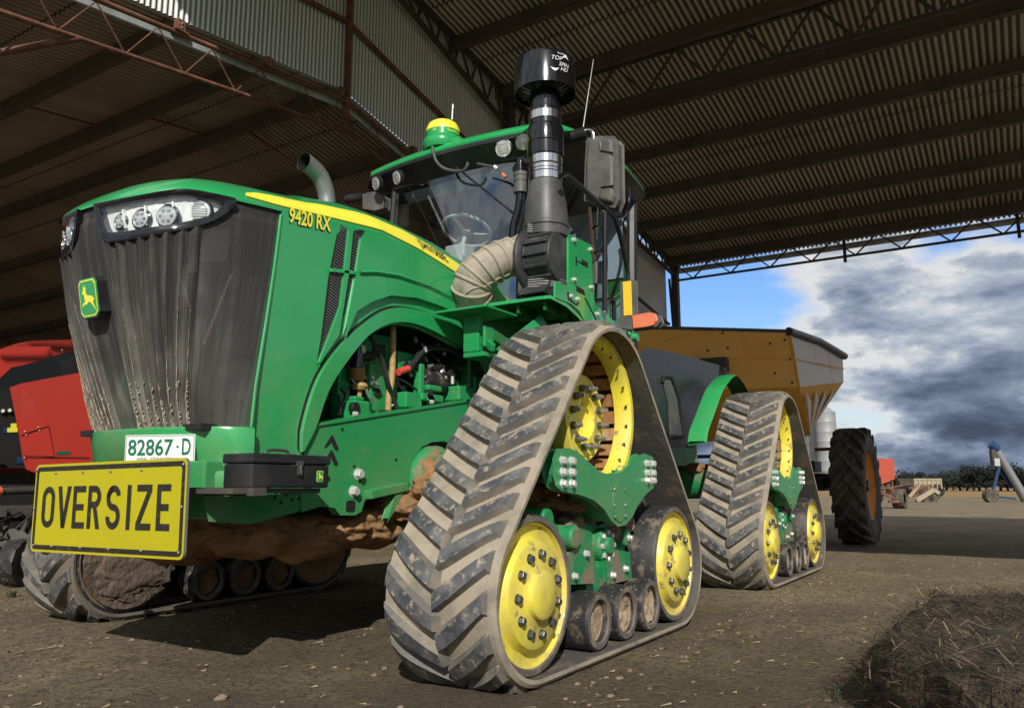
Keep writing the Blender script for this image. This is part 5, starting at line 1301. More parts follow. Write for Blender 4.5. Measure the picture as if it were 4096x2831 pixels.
for xl in(-4.1,-5.35,-9.3,-12.65):
    corr_roof(0,0,WY+.02,10.5,lambda x:up_z(x)-.010,'sheet_lap','purlin',pitch=.092,amp=.030,xs=[xl,xl-.025])
for xl in(.4,-1.95,-3.2):
    corr_roof(0,0,-21,WY-.02,lambda x:low_z(x)-.010,'sheet_lap','purlin',xs=[xl,xl-.022])
# fascia wall between the two roofs
def corr_wall(xs0,xs1,zlo,zhi,y,name,m,pitch=.060,amp=.016):
    n=int((xs1-xs0)/pitch*6); mb=MB(); rows=[]
    for j in range(n+1):
        x=xs0+(xs1-xs0)*j/n; yy=y+amp*math.sin(2*PI*x/pitch); rows.append([(x,yy,zlo(x)),(x,yy,(zlo(x)+zhi(x))/2),(x,yy,zhi(x))])
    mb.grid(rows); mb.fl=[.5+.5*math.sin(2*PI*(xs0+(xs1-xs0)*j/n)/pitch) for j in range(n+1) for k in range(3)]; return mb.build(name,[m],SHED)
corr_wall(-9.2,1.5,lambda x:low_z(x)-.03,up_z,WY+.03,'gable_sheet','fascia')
mb=MB(); mb.grid([[(x,WY-.02,0.0+GZ),(x,WY-.02,up_z(x)-.02)] for x in(-9.2,-11,-12.4,-13.42)]); mb.build('side_wall_sheet',['wall'],SHED)
mb=MB(); mb.grid([[(-14,y,GZ),(-14,y,3.5)] for y in(-21,-12,WY)]); mb.grid([[(x,-21,GZ),(x,-21,low_z(x))] for x in(5.5,-2.65,-14)]); mb.build('back_wall_sheet',['roof_brown'],SHED)
# flashing along the foot of the gable
mb=MB()
def fl_pt(x,dz,dy): return (x,WY+dy,low_z(x)+dz)
mb.grid([[fl_pt(x,-.30,.075),fl_pt(x,-.17,.08),fl_pt(x,-.165,.06)] for x in(2.5,-.7,-2.65,-5,-8)])
mb.build('gable_flashing',['flash'],SHED)
def beam(p,q,w,h,name,m,up=(0,0,1)):
    mb=MB(); mb.bar(p,q,w,h,0,up); mb.bar(Vector(p)+Vector((w*.6,0,-h*.5+.006)),Vector(q)+Vector((w*.6,0,-h*.5+.006)),w*1.2,.010,0,up); return mb.build(name,[m],SHED)
for x in(4.6,3.4,2.2,1.0,-.32,-1.40,-2.5,-3.87,-5.1,-6.3,-7.6,-9,-10.5,-12): beam((x,-20.9,low_z(x)-.13),(x,WY-.06,low_z(x)-.13),.06,.20,'lower_purlin','purlin')
for x in(.8,-.6,-2.0,-3.4,-4.75,-6.02,-7.3,-8.62,-9.95,-11.2,-12.2,-13.1): beam((x,WY+.08,up_z(x)-.14),(x,10.4,up_z(x)-.14),.065,.22,'upper_purlin','purlin')
# sheet-lap lines and rods between the lower purlins
for x0,x1,y in((-.32,-1.40,-6.0),(-1.40,-2.5,-5.3),(-2.5,-3.87,-4.7),(1.0,-.32,-6.8)):
    mb=MB(); mb.cyl((x0,y,low_z(x0)-.10),(x1,y,low_z(x1)-.10),.016,6); mb.build('bridging_rod',['rust'],SHED)
# rusty lattice truss under the gable
def chord(zof,xs,y,r): return [(x,y,zof(x)) for x in xs]
TY=WY+.14
mb=MB()
tc=lambda x:low_z(x)-.245; bc=lambda x:interp(x,[(3,4.30),(1.18,4.55),(-1.17,4.876),(-2.63,5.054),(-3.49,4.88),(-6,4.36),(-9,3.75)])
tcx=lambda x:interp(x,[(3,4.80),(1.0,5.0),(-.4,5.165),(-1.40,5.285),(-2.6,5.44),(-3.9,5.18),(-6,4.76),(-9,4.16)])
web=[]
n=0
x=2.6
pts=[]
while x>-8.5:
    pts.append((x,TY,bc(x)+.0)); pts.append((x-.30,TY,tcx(x-.30)-.02)); x-=.60
wm=MB(); wm.tube(pts,.010,6)
cm=MB(); cm.tube([(x,TY,tcx(x)) for x in(3,1,-.4,-1.4,-2.6,-3.9,-6,-9)],.026,10)
ch=cm.build('rusty_truss',['rust'],SHED); 
cm=MB(); cm.tube([(x,TY,bc(x)) for x in(3,1.18,-1.17,-2.63,-3.49,-6,-9)],.022,10); cm.build('bottom_chord',['rust'],ch)
wm.build('truss_lacing',['rust'],ch)
for x in(1.0,-.32,-1.40,-2.5,-3.87):
    mb=MB(); mb.box((x,TY,tcx(x)+.07),(.085,.07,.13)); mb.box((x,TY,tcx(x)+.015),(.15,.10,.02)); mb.build('purlin_cleat',['rust'],SHED,bevel=.004)
    mb=MB()
    for dz in(.05,.09): mb.lump((x,TY+.042,tcx(x)+dz),(.010,.006,.010),0,1,1,0)
    mb.build('cleat_bolt',['bolt'],SHED)
mb=MB(); mb.cyl((.62,TY,bc(.62)),(2.6,TY-.9,3.4),.030,10); mb.build('knee_brace',['rust'],SHED)
# post at the ridge and sloping girt on the gable
mb=MB(); mb.bar((-2.62,WY+.12,5.04),(-2.62,WY+.12,7.6),.055,.055); mb.build('ridge_post',['rust'],SHED)
mb=MB(); mb.bar((1.2,WY+.10,6.06),(-2.62,WY+.10,6.50),.05,.05); mb.bar((-2.62,WY+.10,6.50),(-6.15,WY+.10,5.68),.05,.05); mb.build('gable_girt',['rust'],SHED)
# grey lattice truss under the upper roof along the wall, and along Y at the column line and the far eave
def lattice(A,B,C,D,name,m,nb,w=.05,wd=.03):
    """top chord A-B, bottom chord C-D"""
    A,B,C,D=[Vector(q) for q in(A,B,C,D)]; mb=MB(); mb.bar(A,B,w,w); t=mb.build(name,[m],SHED)
    mb=MB(); mb.bar(C,D,w,w); mb.build('bottom_chord',[m],t)
    mb=MB()
    for k in range(nb):
        a=A.lerp(B,k/nb); c=C.lerp(D,(k+.5)/nb); b=A.lerp(B,(k+1)/nb); mb.bar(a,c,wd,wd); mb.bar(c,b,wd,wd)
    mb.build('truss_lacing',[m],t); return t
LY=WY+.20
lattice((-3.0,LY,up_z(-3)-.06),(-6.18,LY,7.10),(-3.2,LY,7.34),(-6.18,LY,6.50),'grey_truss','steel_dark',7,.06)
lattice((-6.18,LY,7.10),(-13.42,LY,up_z(-13.42)-.05),(-6.18,LY,6.52),(-13.42,LY,5.70),'grey_truss','steel_dark',16,.06)
lattice((-6.18,LY,7.0),(-6.18,10.4,7.0),(-6.18,LY,6.42),(-6.18,10.4,6.42),'cross_girder','steel_dark',14,.06,.035)
lattice((-13.45,LY,up_z(-13.42)-.06),(-13.45,10.4,up_z(-13.42)-.06),(-13.45,LY,5.58),(-13.45,10.4,5.58),'eave_girder','steel_dark',15,.045,.028)
for y in(.95,4.05,7.2):
    mb=MB(); mb.bar((-13.45,y,6.06),(-13.45,y,5.46),.06,.06); mb.build('girder_post',['steel_dark'],SHED)
for x in(-6.18,-13.45):
    mb=MB(); mb.bar((x,LY,GZ),(x,LY,up_z(x)-.05),.15,.15); mb.build('column',['steel_dark'],SHED)
mb=MB(); mb.bar((-13.45,10.4,GZ),(-13.45,10.4,6),.15,.15); mb.build('column',['steel_dark'],SHED)
mb=MB(); mb.bar(at('O',1680,540,'y',LY),at('O',2250,1020,'y',LY),.05,.05); mb.bar(at('O',2250,560,'y',LY+.05),at('O',2290,1030,'y',LY+.4),.05,.05); mb.build('wall_brace',['steel_dark'],SHED)
# eave gutter and downpipe stub
mb=MB(); mb.tube([(-13.80,WY,5.90),(-13.80,10.4,5.90)],.07,10); mb.build('eave_gutter',['flash'],SHED)

# ================================================================== GRAIN CART BEHIND
CART=thing('grain_cart','mustard yellow grain cart with faded pale side panel and big black tyre','grain cart',(-9.3,0,GZ))
def cw(p): return Vector(p)-Vector((-9.3,0,GZ))
ZT=3.30
def cz_(k,u,v,z): p=at(k,u,v,'z',z); return p
C0=at('W',1430,737,'y',-1.3); C0=Vector((-7.55,-1.31,3.30)); C1=at('W',1780,748,'z',3.30); C2=at('W',1900,801,'z',3.30)
def along(k,u,v,tgt): d=ray(k,u,v); d2=Vector((d.x,d.y)); c=Vector(CLOC[:2]); t=(Vector((tgt.x,tgt.y))-c).dot(d2)/d2.dot(d2); return Vector(CLOC)+d*t
B1=along('W',1802,872,C1); B2=along('W',1902,861,C2); B0=along('W',1440,884,C0)
def mirr(p): return Vector((p.x-.25,-2.62-p.y,p.z))
S1,S2=mirr(C1),mirr(C2); T1,T2=mirr(B1),mirr(B2)
m01,m12=C0.lerp(B0,.45),C1.lerp(B1,.5); m22=C2.lerp(B2,.5)
mb=MB(); mb.poly([cw(p) for p in(C0,B0,B1,C1)],0); mb.poly([cw(p) for p in(C1,B1,B2,C2)],1); mb.poly([cw(p) for p in(C2,B2,T2,S2)],0); mb.poly([cw(p) for p in(S2,T2,T1,S1)],0); mb.poly([cw(p) for p in(S1,T1,B0,C0)],0)
bw=mb.build('bin_wall',['mustard','mustard_faded'],CART)
def off(p,q,n): return p+n
nA=(C1-C0).cross(B0-C0).normalized(); nA=nA if nA.x>0 else -nA
nB=(C2-C1).cross(B1-C1).normalized(); nB=nB if nB.y>0 else -nB
mb=MB(); mb.bar(cw(m01+nA*.01),cw(m12+nA*.01),.02,.02); mb.bar(cw(m12+nB*.01),cw(m22+nB*.01),.02,.02); mb.bar(cw(C1+nA*.005),cw(B1+nA*.005),.035,.035); mb.bar(cw(C0.lerp(C1,.55)+nA*.012),cw(C0+Vector((0,-.0,-.3))+nA*.012),.015,.015); mb.build('bin_seam',['mustard'],bw)
mb=MB()
for t,s in((.86,.22),(.86,.75),(.96,.15),(.97,.5),(.96,.92),(.58,.3),(.56,.05),(.45,.35)):
    p=C0.lerp(C1,t).lerp(B0.lerp(B1,t),s)+nA*.008; mb.lump(cw(p),.022,0,1,1,0)
build_each(mb,'bin_rivet',['bolt_dk'],bw)
HB_=[along('W',1832,981,C1.lerp(C2,.25)),along('W',1700,960,C0)]
Hq=Vector((C1.x-.5,.25,1.45)); 
H1=along('W',1828,982,Vector((-10.0,.35,0))); H2=Vector((H1.x-1.2,H1.y-.3,H1.z+.1)); H0=Vector((-8.6,-1.31,1.5)); H3=mirr(H1); H4=mirr(H2)
mb=MB(); mb.poly([cw(p) for p in(B0,H0,H1,B1)],0); mb.poly([cw(p) for p in(B1,H1,H2,B2)],1); mb.poly([cw(p) for p in(B2,H2,H4,T2)],0); mb.poly([cw(p) for p in(T2,H4,H3,T1)],0); mb.poly([cw(p) for p in(T1,H3,H0,B0)],0); mb.poly([cw(p) for p in(H0,H3,H4,H2,H1)],0)
hop=mb.build('hopper_floor',['mustard','mustard'],CART)
nH=(B2-B1).cross(H1-B1).normalized(); nH=nH if nH.y>0 else -nH
for t in(.12,.36,.60,.82):
    mb=MB(); a=B1.lerp(B2,t); b=H1.lerp(H2,t*.9); mb.poly([cw(a.lerp(b,.12)+nH*.006),cw(a.lerp(b,.95)+nH*.006),cw((B1.lerp(B2,t+.10)).lerp(H1.lerp(H2,t*.9+.05),.95)+nH*.006),cw(B1.lerp(B2,t+.12).lerp(H1.lerp(H2,t*.9+.1),.30)+nH*.006)]); mb.build('hopper_stain',['mustard_faded'],hop)
mb=MB(); mb.tube([cw(C1+Vector((.05,0,.0))),cw(C1.lerp(C2,.5)+Vector((0,.02,.05))),cw(C2+Vector((0,.03,-.02)))],.07,10); mb.bar(cw(C0+Vector((0,0,.01))),cw(C1+Vector((0,0,.01))),.05,.05); mb.bar(cw(C2),cw(S2),.06,.06); mb.build('roll_tarp',['black'],CART)
mb=MB(); p=at('F',487,345,'y',-.2); mb.box(cw(along('F',470,350,C0.lerp(C1,.25))+nA*.05),(.2,.4,.22)); mb.build('sight_hatch',['steel_dark'],CART)
# big wheel
WC=Vector((-9.15,1.555,.86+GZ)); WRad=.885
def tyre(Rr,wd,nl,name,parent,rim=True,org=(0,0,0),m='tyre',rm='rim_or',lugh=.05):
    mb=MB(); h=wd/2
    mb.lathe([(Rr*.60,-h*.86),(Rr*.72,-h*1.0),(Rr*.86,-h*1.02),(Rr*.955,-h*.93),(Rr*.985,-h*.5),(Rr*.99,0),(Rr*.985,h*.5),(Rr*.955,h*.93),(Rr*.86,h*1.02),(Rr*.72,h),(Rr*.60,h*.86)],'y',org,48,0)
    for row in(0,1):
        for k in range(nl):
            t0=2*PI*(k+.5*row)/nl; sg=1 if row else -1; rows=[]
            for q in range(6):
                f=q/5; y=sg*(-.03+(h*1.02+.03)*f); t=t0-.40*f*(.9+.2*f); r0=Rr*.98 if f<.85 else Rr*.90; r1=Rr*.98+lugh*(1 if f<.85 else .6)
                dw=.055+.02*f; r=[]
                for dd,rr in((-dw*1.15,r0-.01),(-dw*.8,r1),(dw*.8,r1),(dw*1.15,r0-.01)):
                    a=t+dd*.8/Rr*1.1; r.append((org[0]+rr*math.cos(a),org[1]+y,org[2]+rr*math.sin(a)))
                rows.append(r)
            mb.grid(rows,0,False)
            mb.poly(rows[0]); mb.poly(rows[-1])
    o=mb.build(name,[m],parent)
    if rim:
        mb=MB(); mb.lathe([(Rr*.61,h*.86),(Rr*.60,h*.80),(Rr*.55,h*.55),(Rr*.50,h*.45),(Rr*.25,h*.40),(Rr*.22,h*.55),(Rr*.12,h*.6),(0,h*.62)],'y',org,40,0); mb.lathe([(Rr*.61,-h*.86),(Rr*.5,-h*.5),(0,-h*.4)],'y',org,32,0); mb.build('rim',[rm],o)
        mb=MB(); mb.lathe([(0,h*.78),(Rr*.09,h*.76),(Rr*.11,h*.55)],'y',org,16,0); mb.build('hub',['black'],o)
    return o
o=tyre(WRad-.045,.46,19,'tyre',CART); o.location=cw(WC)
mb=MB(); mb.bar(cw((-9.15,1.3,.90)),cw((-9.15,-3.6,.90)),.22,.22); mb.bar(cw((-8.9,.8,1.30)),cw((-8.9,-3.2,1.30)),.06,.06); mb.box(cw((-9.0,.75,1.12)),(.5,.6,.16)); mb.box(cw((-9.0,.9,.85)),(.4,.5,.2)); mb.bar(cw((-9.2,.4,1.0)),cw((-9.6,.2,1.9)),.1,.1); mb.bar(cw((-6.2,-1.31,.8)),cw((-9.2,-1.31,.9)),.15,.2); mb.bar(cw((-9.2,-2.9,1.0)),cw((-9.6,-2.7,1.9)),.1,.1)
mb.build('chassis',['black'],CART,bevel=.01)
o2=bpy.data.objects.new('tyre',o.data); col.objects.link(o2); o2.parent=CART; o2.location=cw(Vector((WC.x,-4.15,WC.z)))
mb=MB(); mb.bar(cw(at('F',1010,795,'x',-9.0)),cw(at('F',1125,790,'x',-9.0)),.05,.05); mb.build('step_rail',['rust'],CART)

# ================================================================== RED BALER AND DISC IMPLEMENT ON THE LEFT
BAL=thing('round_baler','red and black round baler parked under the low roof behind the tractor nose','baler',(-.5,-5.2,GZ))
bo=Vector((-.5,-5.2,GZ)); by=-4.6
def bm_(u,v,y=by): return at('M',u,v,'y',y)-bo
def prismM(pts,y0,y1,name,m,bev=.01,parent=BAL):
    pl=[(bm_(u,v).x,bm_(u,v).z) for u,v in pts]; mb=MB(); mb.prism(pl,'y',y0-bo.y,y1-bo.y); return mb.build(name,[m],parent,bevel=bev)
prismM([(72,402),(145,378),(470,318),(640,290),(720,1000),(640,890),(230,935),(172,912),(150,830),(130,700)],by-1.2,by,'side_cover','red',.012)
mb=MB(); mb.poly([bm_(145,378,by+.002),bm_(310,645,by+.012),bm_(130,700,by+.002),bm_(72,402,by+.002)]); mb.poly([bm_(310,645,by+.012),bm_(345,838,by+.01),bm_(150,832,by+.002),bm_(130,700,by+.002)]); mb.build('folded_panel',['red'],BAL)
mb=MB(); mb.bar(bm_(130,700,by+.012),bm_(312,643,by+.014),.006,.004); mb.bar(bm_(152,836,by+.012),bm_(570,842,by+.012),.006,.005); mb.build('panel_joint',['black_matt'],BAL)
prismM([(-60,420),(90,280),(180,262),(440,182),(640,150),(640,290),(470,318),(145,378),(72,402)],by-1.1,by-.03,'black_hood','black',.02)
prismM([(-160,300),(-60,220),(0,185),(120,152),(340,148),(382,190),(180,258),(90,278),(-60,420),(-160,430)],by-1.0,by-.10,'top_cover','red',.03)
prismM([(100,160),(300,82),(640,70),(640,150),(385,186),(340,150),(120,154)],by-1.0,by-.35,'rear_cover','red_dark',.03)
prismM([(-200,430),(72,402),(130,700),(150,830),(160,905),(70,905),(40,880),(-200,890)],by-.8,by-.02,'control_panel','black_matt',.01)
mb=MB()
for u,v in((12,546),(55,542)):
    p=bm_(u,v,by-.005); mb.lathe([(0,.012),(.018,.012),(.019,.016),(.023,.016),(.024,.0)],'y',p,20,mats=[1,0,0,0])
build_each(mb,'pressure_gauge',['steel','white'],BAL)
mb=MB(); 
for u0,v0,u1,v1,m in((20,655,45,690,1),(46,655,112,684,0),(68,628,106,655,0),(107,842,156,882,1),(360,805,448,826,2)):
    yy=by+.004 if u0>300 else by-.012
    mb.poly([bm_(u0,v1,yy),bm_(u1,v1-2,yy),bm_(u1,v0-2,yy),bm_(u0,v0,yy)],m)
build_each(mb,'warning_sticker',['yellow_dec','blue','plate_green'],BAL)
mb=MB()
for u,v in((161,678),(168,700),(245,650),(253,671),(157,845),(72,290),(90,280),(306,197),(396,160)): mb.lump(bm_(u,v,by+.010 if v>300 else by-.08),.007,0,1,1,0)
build_each(mb,'cover_bolt',['bolt_wh'],BAL)
mb=MB(); mb.box((0,-.1,.62),(1.6,1.2,.5)); mb.cyl((-.3,.3,.32),(-.3,-.2,.32),.30,20); mb.cyl((.7,.3,.32),(.7,-.2,.32),.30,20); mb.build('chassis',['black_matt'],BAL,bevel=.02)
DSC=thing('disc_cultivator','dark disc cultivator with crowded steel discs on the ground left of the sign','cultivator',(.25,-4.2,GZ))
do=Vector((.25,-4.2,GZ)); rnd=random.Random(31)
mb=MB(); mb.bar((-.9,0,.62),(1.6,0,.62),.10,.10); mb.bar((-.9,-.5,.62),(1.6,-.5,.62),.10,.10)
for x in(-.7,0,.7,1.4): mb.bar((x,.1,.62),(x,-.6,.62),.08,.08)
fd=mb.build('frame',['steel_dark'],DSC,bevel=.006)
for k in range(9):
    x=-.6+.16*k; mb=MB(); ang=.55
    prof=[(0,.045),(.08,.04),(.16,.02),(.205,0),(.207,.004),(.16,.026),(.08,.046),(0,.052)]
    mb.lathe(prof,'x',(0,0,0),24,0); nsc=12
    o=mb.build('disc_blade',['steel_dark'],DSC); o.location=(x,.12*(k%2)-.05,.27); o.rotation_euler=(0,0,ang+.1*(k%3))
    mb=MB(); mb.tube([(x,.0,.60),(x+.05,.02,.45),(x+.02,0,.28)],.022,8); mb.build('disc_arm',['steel_dark'],DSC)
mb=MB(); mb.cyl((-.5,-.1,.82),(.35,.12,.80),.035,12,0); mb.cyl((.02,.05,.81),(.10,.07,.805),.045,12,1); mb.build('hydraulic_ram',['steel_dark','orange'],DSC)
mb=MB()
for k in range(26): 
    x=rnd.uniform(-.6,1.2); mb.tube(smoothpath([(x,rnd.uniform(-.2,.2),.6),(x+rnd.uniform(-.2,.2),.1,rnd.uniform(.4,.75)),(x+rnd.uniform(-.3,.3),rnd.uniform(-.1,.2),rnd.uniform(.35,.85))],4),.011,6)
build_each(mb,'hose',['black'],DSC)
dw=at('M',165,1440,'y',-3.6)
o=tyre(.20,.14,12,'gauge_wheel',DSC,rim=True,m='rubber',rm='steel_dark',lugh=.008); o.location=Vector((dw.x-.03,-3.75,.20))-do+Vector((0,0,GZ)); o.rotation_euler=(0,0,.5)
for k in range(7):
    mb=MB(); mb.lathe([(.13,-.008),(.15,-.008),(.15,.008),(.13,.008),(.13,-.008)],'x',(0,0,0),20,0)
    o=mb.build('roller_ring',['steel_dark'],DSC); o.location=(.25+k*.04,.25,.32); o.rotation_euler=(0,0,.2)

# ================================================================== FAR BACKGROUND
def far(u,v,d): return atd(u,v,d)
def gpt(u,dist): p=atd(u,1100,dist); return Vector((p.x,p.y,GZ))
for i,(u,lab) in enumerate(((1811,'silver grain silo mostly behind the grain cart hopper'),(1846,'middle silver grain silo of the row behind the grain cart'),(1871,'silver grain silo nearest the big cart tyre, rightmost of its row'))):
    d=150-i*4; o=gpt(u,d); s=thing('grain_silo',lab,'silo',o,group='silver silos behind the grain cart')
    mb=MB(); r=1.62; H=13.2-.2*i
    prof=[(r*.6,1.6),(r,3.2)]
    for k in range(7): z=3.2+(H-3.2)*k/6; prof+=[(r,z),(r*1.008,z+.05),(r,z+.1)]
    mb.lathe(prof,'z',(0,0,0),28,0); mb.build('silo_wall',['silo'],s)
    mb=MB(); mb.lathe([(r*1.03,H),(r*.2,H+1.1),(0,H+1.2)],'z',(0,0,0),24,0); mb.build('silo_roof',['silo'],s)
    mb=MB()
    for k in range(5):
        t=2*PI*k/5; mb.bar((r*.9*math.cos(t),r*.9*math.sin(t),0),(r*.9*math.cos(t),r*.9*math.sin(t),3.2),.12,.12)
    build_each(mb,'silo_leg',['silo'],s)
    mb=MB()
    for k in range(12):
        mb.box((r*1.0*math.cos(2.2),r*1.0*math.sin(2.2),3.4+k*.8),(.16,.16,.1))
    mb.build('ladder',['steel_dark'],s)
# orange seed bin trailer
def scr(o,ux):          # local frame facing the camera's right at a far point
    d=Vector((o.x-CLOC[0],o.y-CLOC[1],0)).normalized(); r=Vector((d.y,-d.x,0)); return d,r
o=gpt(2000,34); az=math.atan2(_R.y,_R.x)
M['bin_far']=mat('dull_orange_bin',(.40,.06,.03),.6)
BN=thing('seed_bin_trailer','orange red seed bin on a low rusty trailer beyond the big cart tyre','trailer',o,az)
PXM=34/1867.
def L2(u,v,d,o): # local (right,z) of an image point at distance d
    p=atd(u,v,d); q=p-o; return (q.dot(_R),p.z-GZ)
mb=MB(); pl=[L2(u,v,34,o) for u,v in((1960,1035),(2014,1035),(2019,1040),(2020,1078),(2000,1085),(1960,1096))]; mb.prism(pl,'y',0,1.4); mb.build('seed_bin',['bin_far'],BN,bevel=.03)
mb=MB()
for u in(1992,2018): a=L2(u,1082,34,o); b=L2(u,1128,34,o); mb.bar((a[0],.1,a[1]),(b[0],.1,b[1]),.05,.05)
a=L2(1975,1100,34,o); b=L2(2019,1100,34,o); mb.bar((a[0],.1,a[1]),(b[0],.1,b[1]),.06,.06); a=L2(1975,1108,34,o); b=L2(2040,1128,34,o); mb.bar((a[0],.05,a[1]),(b[0],.05,b[1]),.1,.1); a=L2(2000,1130,34,o); b=L2(2042,1130,34,o); mb.bar((a[0],-.1,a[1]),(b[0],-.1,b[1]),.1,.1)
mb.build('trailer_frame',['rust'],BN)
mb=MB(); rnd=random.Random(8)
for k in range(7):
    a=L2(2015+rnd.random()*25,1095+rnd.random()*25,34,o); b=L2(2040+rnd.random()*60,1085+rnd.random()*30,34,o); mb.bar((a[0],.6,a[1]),(b[0],1.2,b[1]),.09,.05)
mb.build('folded_boom',['rust'],BN)
c=L2(2041,1128,34,o); t=tyre(.36,.42,12,'tyre',BN,rim=False,lugh=.02); t.location=(c[0],.2,.37); t.rotation_euler=(0,0,.9)
# conveyor trailer with pale beams
o=gpt(2085,48); CV=thing('conveyor_trailer','rusty conveyor trailer with a pale sloping arm parked before the tan truck body','trailer',o,az)
mb=MB()
a,b=L2(2060,1128,48,o),L2(2110,1104,48,o); mb.bar((a[0],0,a[1]),(b[0],0,b[1]),.2,.22); a,b=L2(2048,1120,48,o),L2(2078,1094,48,o); mb.bar((a[0],.3,a[1]),(b[0],.3,b[1]),.12,.14); a,b=L2(2110,1104,48,o),L2(2126,1112,48,o); mb.bar((a[0],0,a[1]),(b[0],0,b[1]),.2,.2)
arm=mb.build('conveyor_arm',['truck'],CV)
mb=MB(); a,b=L2(2050,1116,48,o),L2(2128,1118,48,o); mb.bar((a[0],.4,a[1]),(b[0],.4,b[1]),.3,.16)
for u in range(2058,2125,8):
    a,b=L2(u,1116,48,o),L2(u+6,1098,48,o); mb.bar((a[0],.4,a[1]),(b[0],.4,b[1]),.07,.07)
a,b=L2(2052,1100,48,o),L2(2120,1094,48,o); mb.bar((a[0],.5,a[1]),(b[0],.5,b[1]),.12,.12); mb.build('trailer_frame',['rust'],CV)
mb=MB(); c=L2(2110,1122,48,o); mb.cyl((c[0],0,.3),(c[0],.3,.3),.34,16); c=L2(2094,1122,48,o); mb.cyl((c[0],0,.3),(c[0],.3,.3),.34,16); build_each(mb,'tyre',['tyre'],CV)
o=gpt(2095,70); TR=thing('truck_body','long tan tipper truck body standing in front of the dark trees','truck',o,az)
a,b=L2(2053,1081,70,o),L2(2131,1102,70,o)
mb=MB(); mb.box(((a[0]+b[0])/2,1.2,(a[1]+b[1])/2),(b[0]-a[0],2.4,a[1]-b[1])); bd_=mb.build('tipper_body',['truck'],TR,bevel=.04)
mb=MB(); mb.box(((a[0]+b[0])/2,1.2,a[1]+.03),(b[0]-a[0]+.1,2.5,.12))
for k in range(7): x=a[0]+(b[0]-a[0])*k/6; mb.bar((x,-.03,a[1]),(x,-.03,b[1]),.1,.08)
mb.build('body_rib',['truck'],bd_)
mb=MB(); mb.box(((a[0]+b[0])/2,1.2,b[1]-.25),(b[0]-a[0]-.2,1.2,.3)); 
for k in(.15,.3,.75,.88): x=a[0]+(b[0]-a[0])*k; mb.cyl((x,0,.5),(x,2.4,.5),.5,16)
mb.build('running_gear',['black_matt'],TR)
# blue grain auger
o=gpt(2262,50); AU=thing('grain_auger','blue grain auger with a long raised silver tube on the right edge of the yard','auger',o,az)
mb=MB(); a,b=L2(2240,1010,50,o),L2(2345,1180-40,50,o); mb.cyl((a[0],0,a[1]),(b[0],0,b[1]),.2,16); tbm=mb.build('auger_tube',['steel_dull'],AU)
mb=MB(); mb.cyl((a[0],.14,a[1]),(b[0],.14,b[1]-.1),.15,12); mb.cyl((a[0]-.20,0,a[1]+.22),(a[0]+.12,0,a[1]-.1),.24,14); mb.build('tube_rail',['blue'],AU)
mb=MB(); c=L2(2235,1028,50,o); mb.box((c[0],0,c[1]),(.30,.3,.7)); mb.build('spout',['steel_dark'],AU,bevel=.05)
mb=MB(); c=L2(2235,1042,50,o); mb.box((c[0]+.05,-.22,c[1]),(.28,.05,.4)); mb.build('spout_sock',['cream'],AU)
mb=MB(); a,b=L2(2252,1050,50,o),L2(2226,1118,50,o); mb.bar((a[0],0,a[1]),(b[0],0,b[1]),.11,.11); b2=L2(2300,1122,50,o); mb.bar((b[0],0,b[1]),(b2[0],0,b2[1]-.05),.1,.1); a,b2=L2(2258,1050,50,o),L2(2300,1100,50,o); mb.bar((a[0],.3,a[1]),(b2[0],.3,b2[1]),.12,.12); c=L2(2277,1088,50,o); mb.build('leg_frame',['blue'],AU)
mb=MB(); c=L2(2223,1122,50,o); mb.cyl((c[0],-.2,.33),(c[0],.2,.33),.35,18); mb.cyl((c[0]+2.6,-.2,.36),(c[0]+2.6,.2,.36),.38,18); build_each(mb,'auger_wheel',['tyre'],AU)
# trees on the skyline: leaf faces spread through an uneven crown on a forked trunk
def tree_mesh(seed,h,w):
    rnd=random.Random(seed); tb=MB(); 
    tb.tube([(0,0,0),(.1,0,h*.25),(rnd.uniform(-.3,.3),0,h*.5)],[.28,.2,.1],7)
    cl=[]
    for k in range(13):
        a=rnd.uniform(0,2*PI); r=w*rnd.uniform(.1,.95); z=h*rnd.uniform(.30,.92); r*=(1-.35*max(0,z/h-.6)/.4)
        c=Vector((r*math.cos(a),r*math.sin(a),z)); cl.append((c,rnd.uniform(.20,.36)*w)); tb.tube([(0,0,h*.22),c*.6+Vector((0,0,h*.12)),c],[.1,.06,.03],5)
    lb=MB()
    for c,r in cl:
        for _ in range(130):
            d=Vector((rnd.gauss(0,1),rnd.gauss(0,1),rnd.gauss(0,.8))); d.normalize(); p=c+d*r*rnd.uniform(.5,1.08)
            n=Vector((rnd.gauss(0,1),rnd.gauss(0,1),rnd.gauss(0,1))).normalized(); u=n.orthogonal().normalized(); v=n.cross(u); s=rnd.uniform(.14,.34)
            lb.add([p+u*s,p+v*s*.6,p-u*s,p-v*s*.6],[(0,1,2,3)])
    return tb,lb
TPL=[]
rnd=random.Random(77)
KIND=[('low gum tree',5.0,4.0),('broad gum tree',6.4,4.8),('tall gum tree',7.4,4.4)]
pos=[(1985,150,0),(2002,165,1),(2025,170,1),(2048,180,0),(2072,175,0),(2096,172,0),(2118,165,0),(2134,168,1),(2150,160,0),(2165,170,1),(2180,166,0),(2195,150,1),(2208,160,2),(2224,150,1),(2240,155,2),(2256,150,2),(2272,160,1),(2288,152,2),(2304,160,1),(2322,150,2),(2342,156,1)]
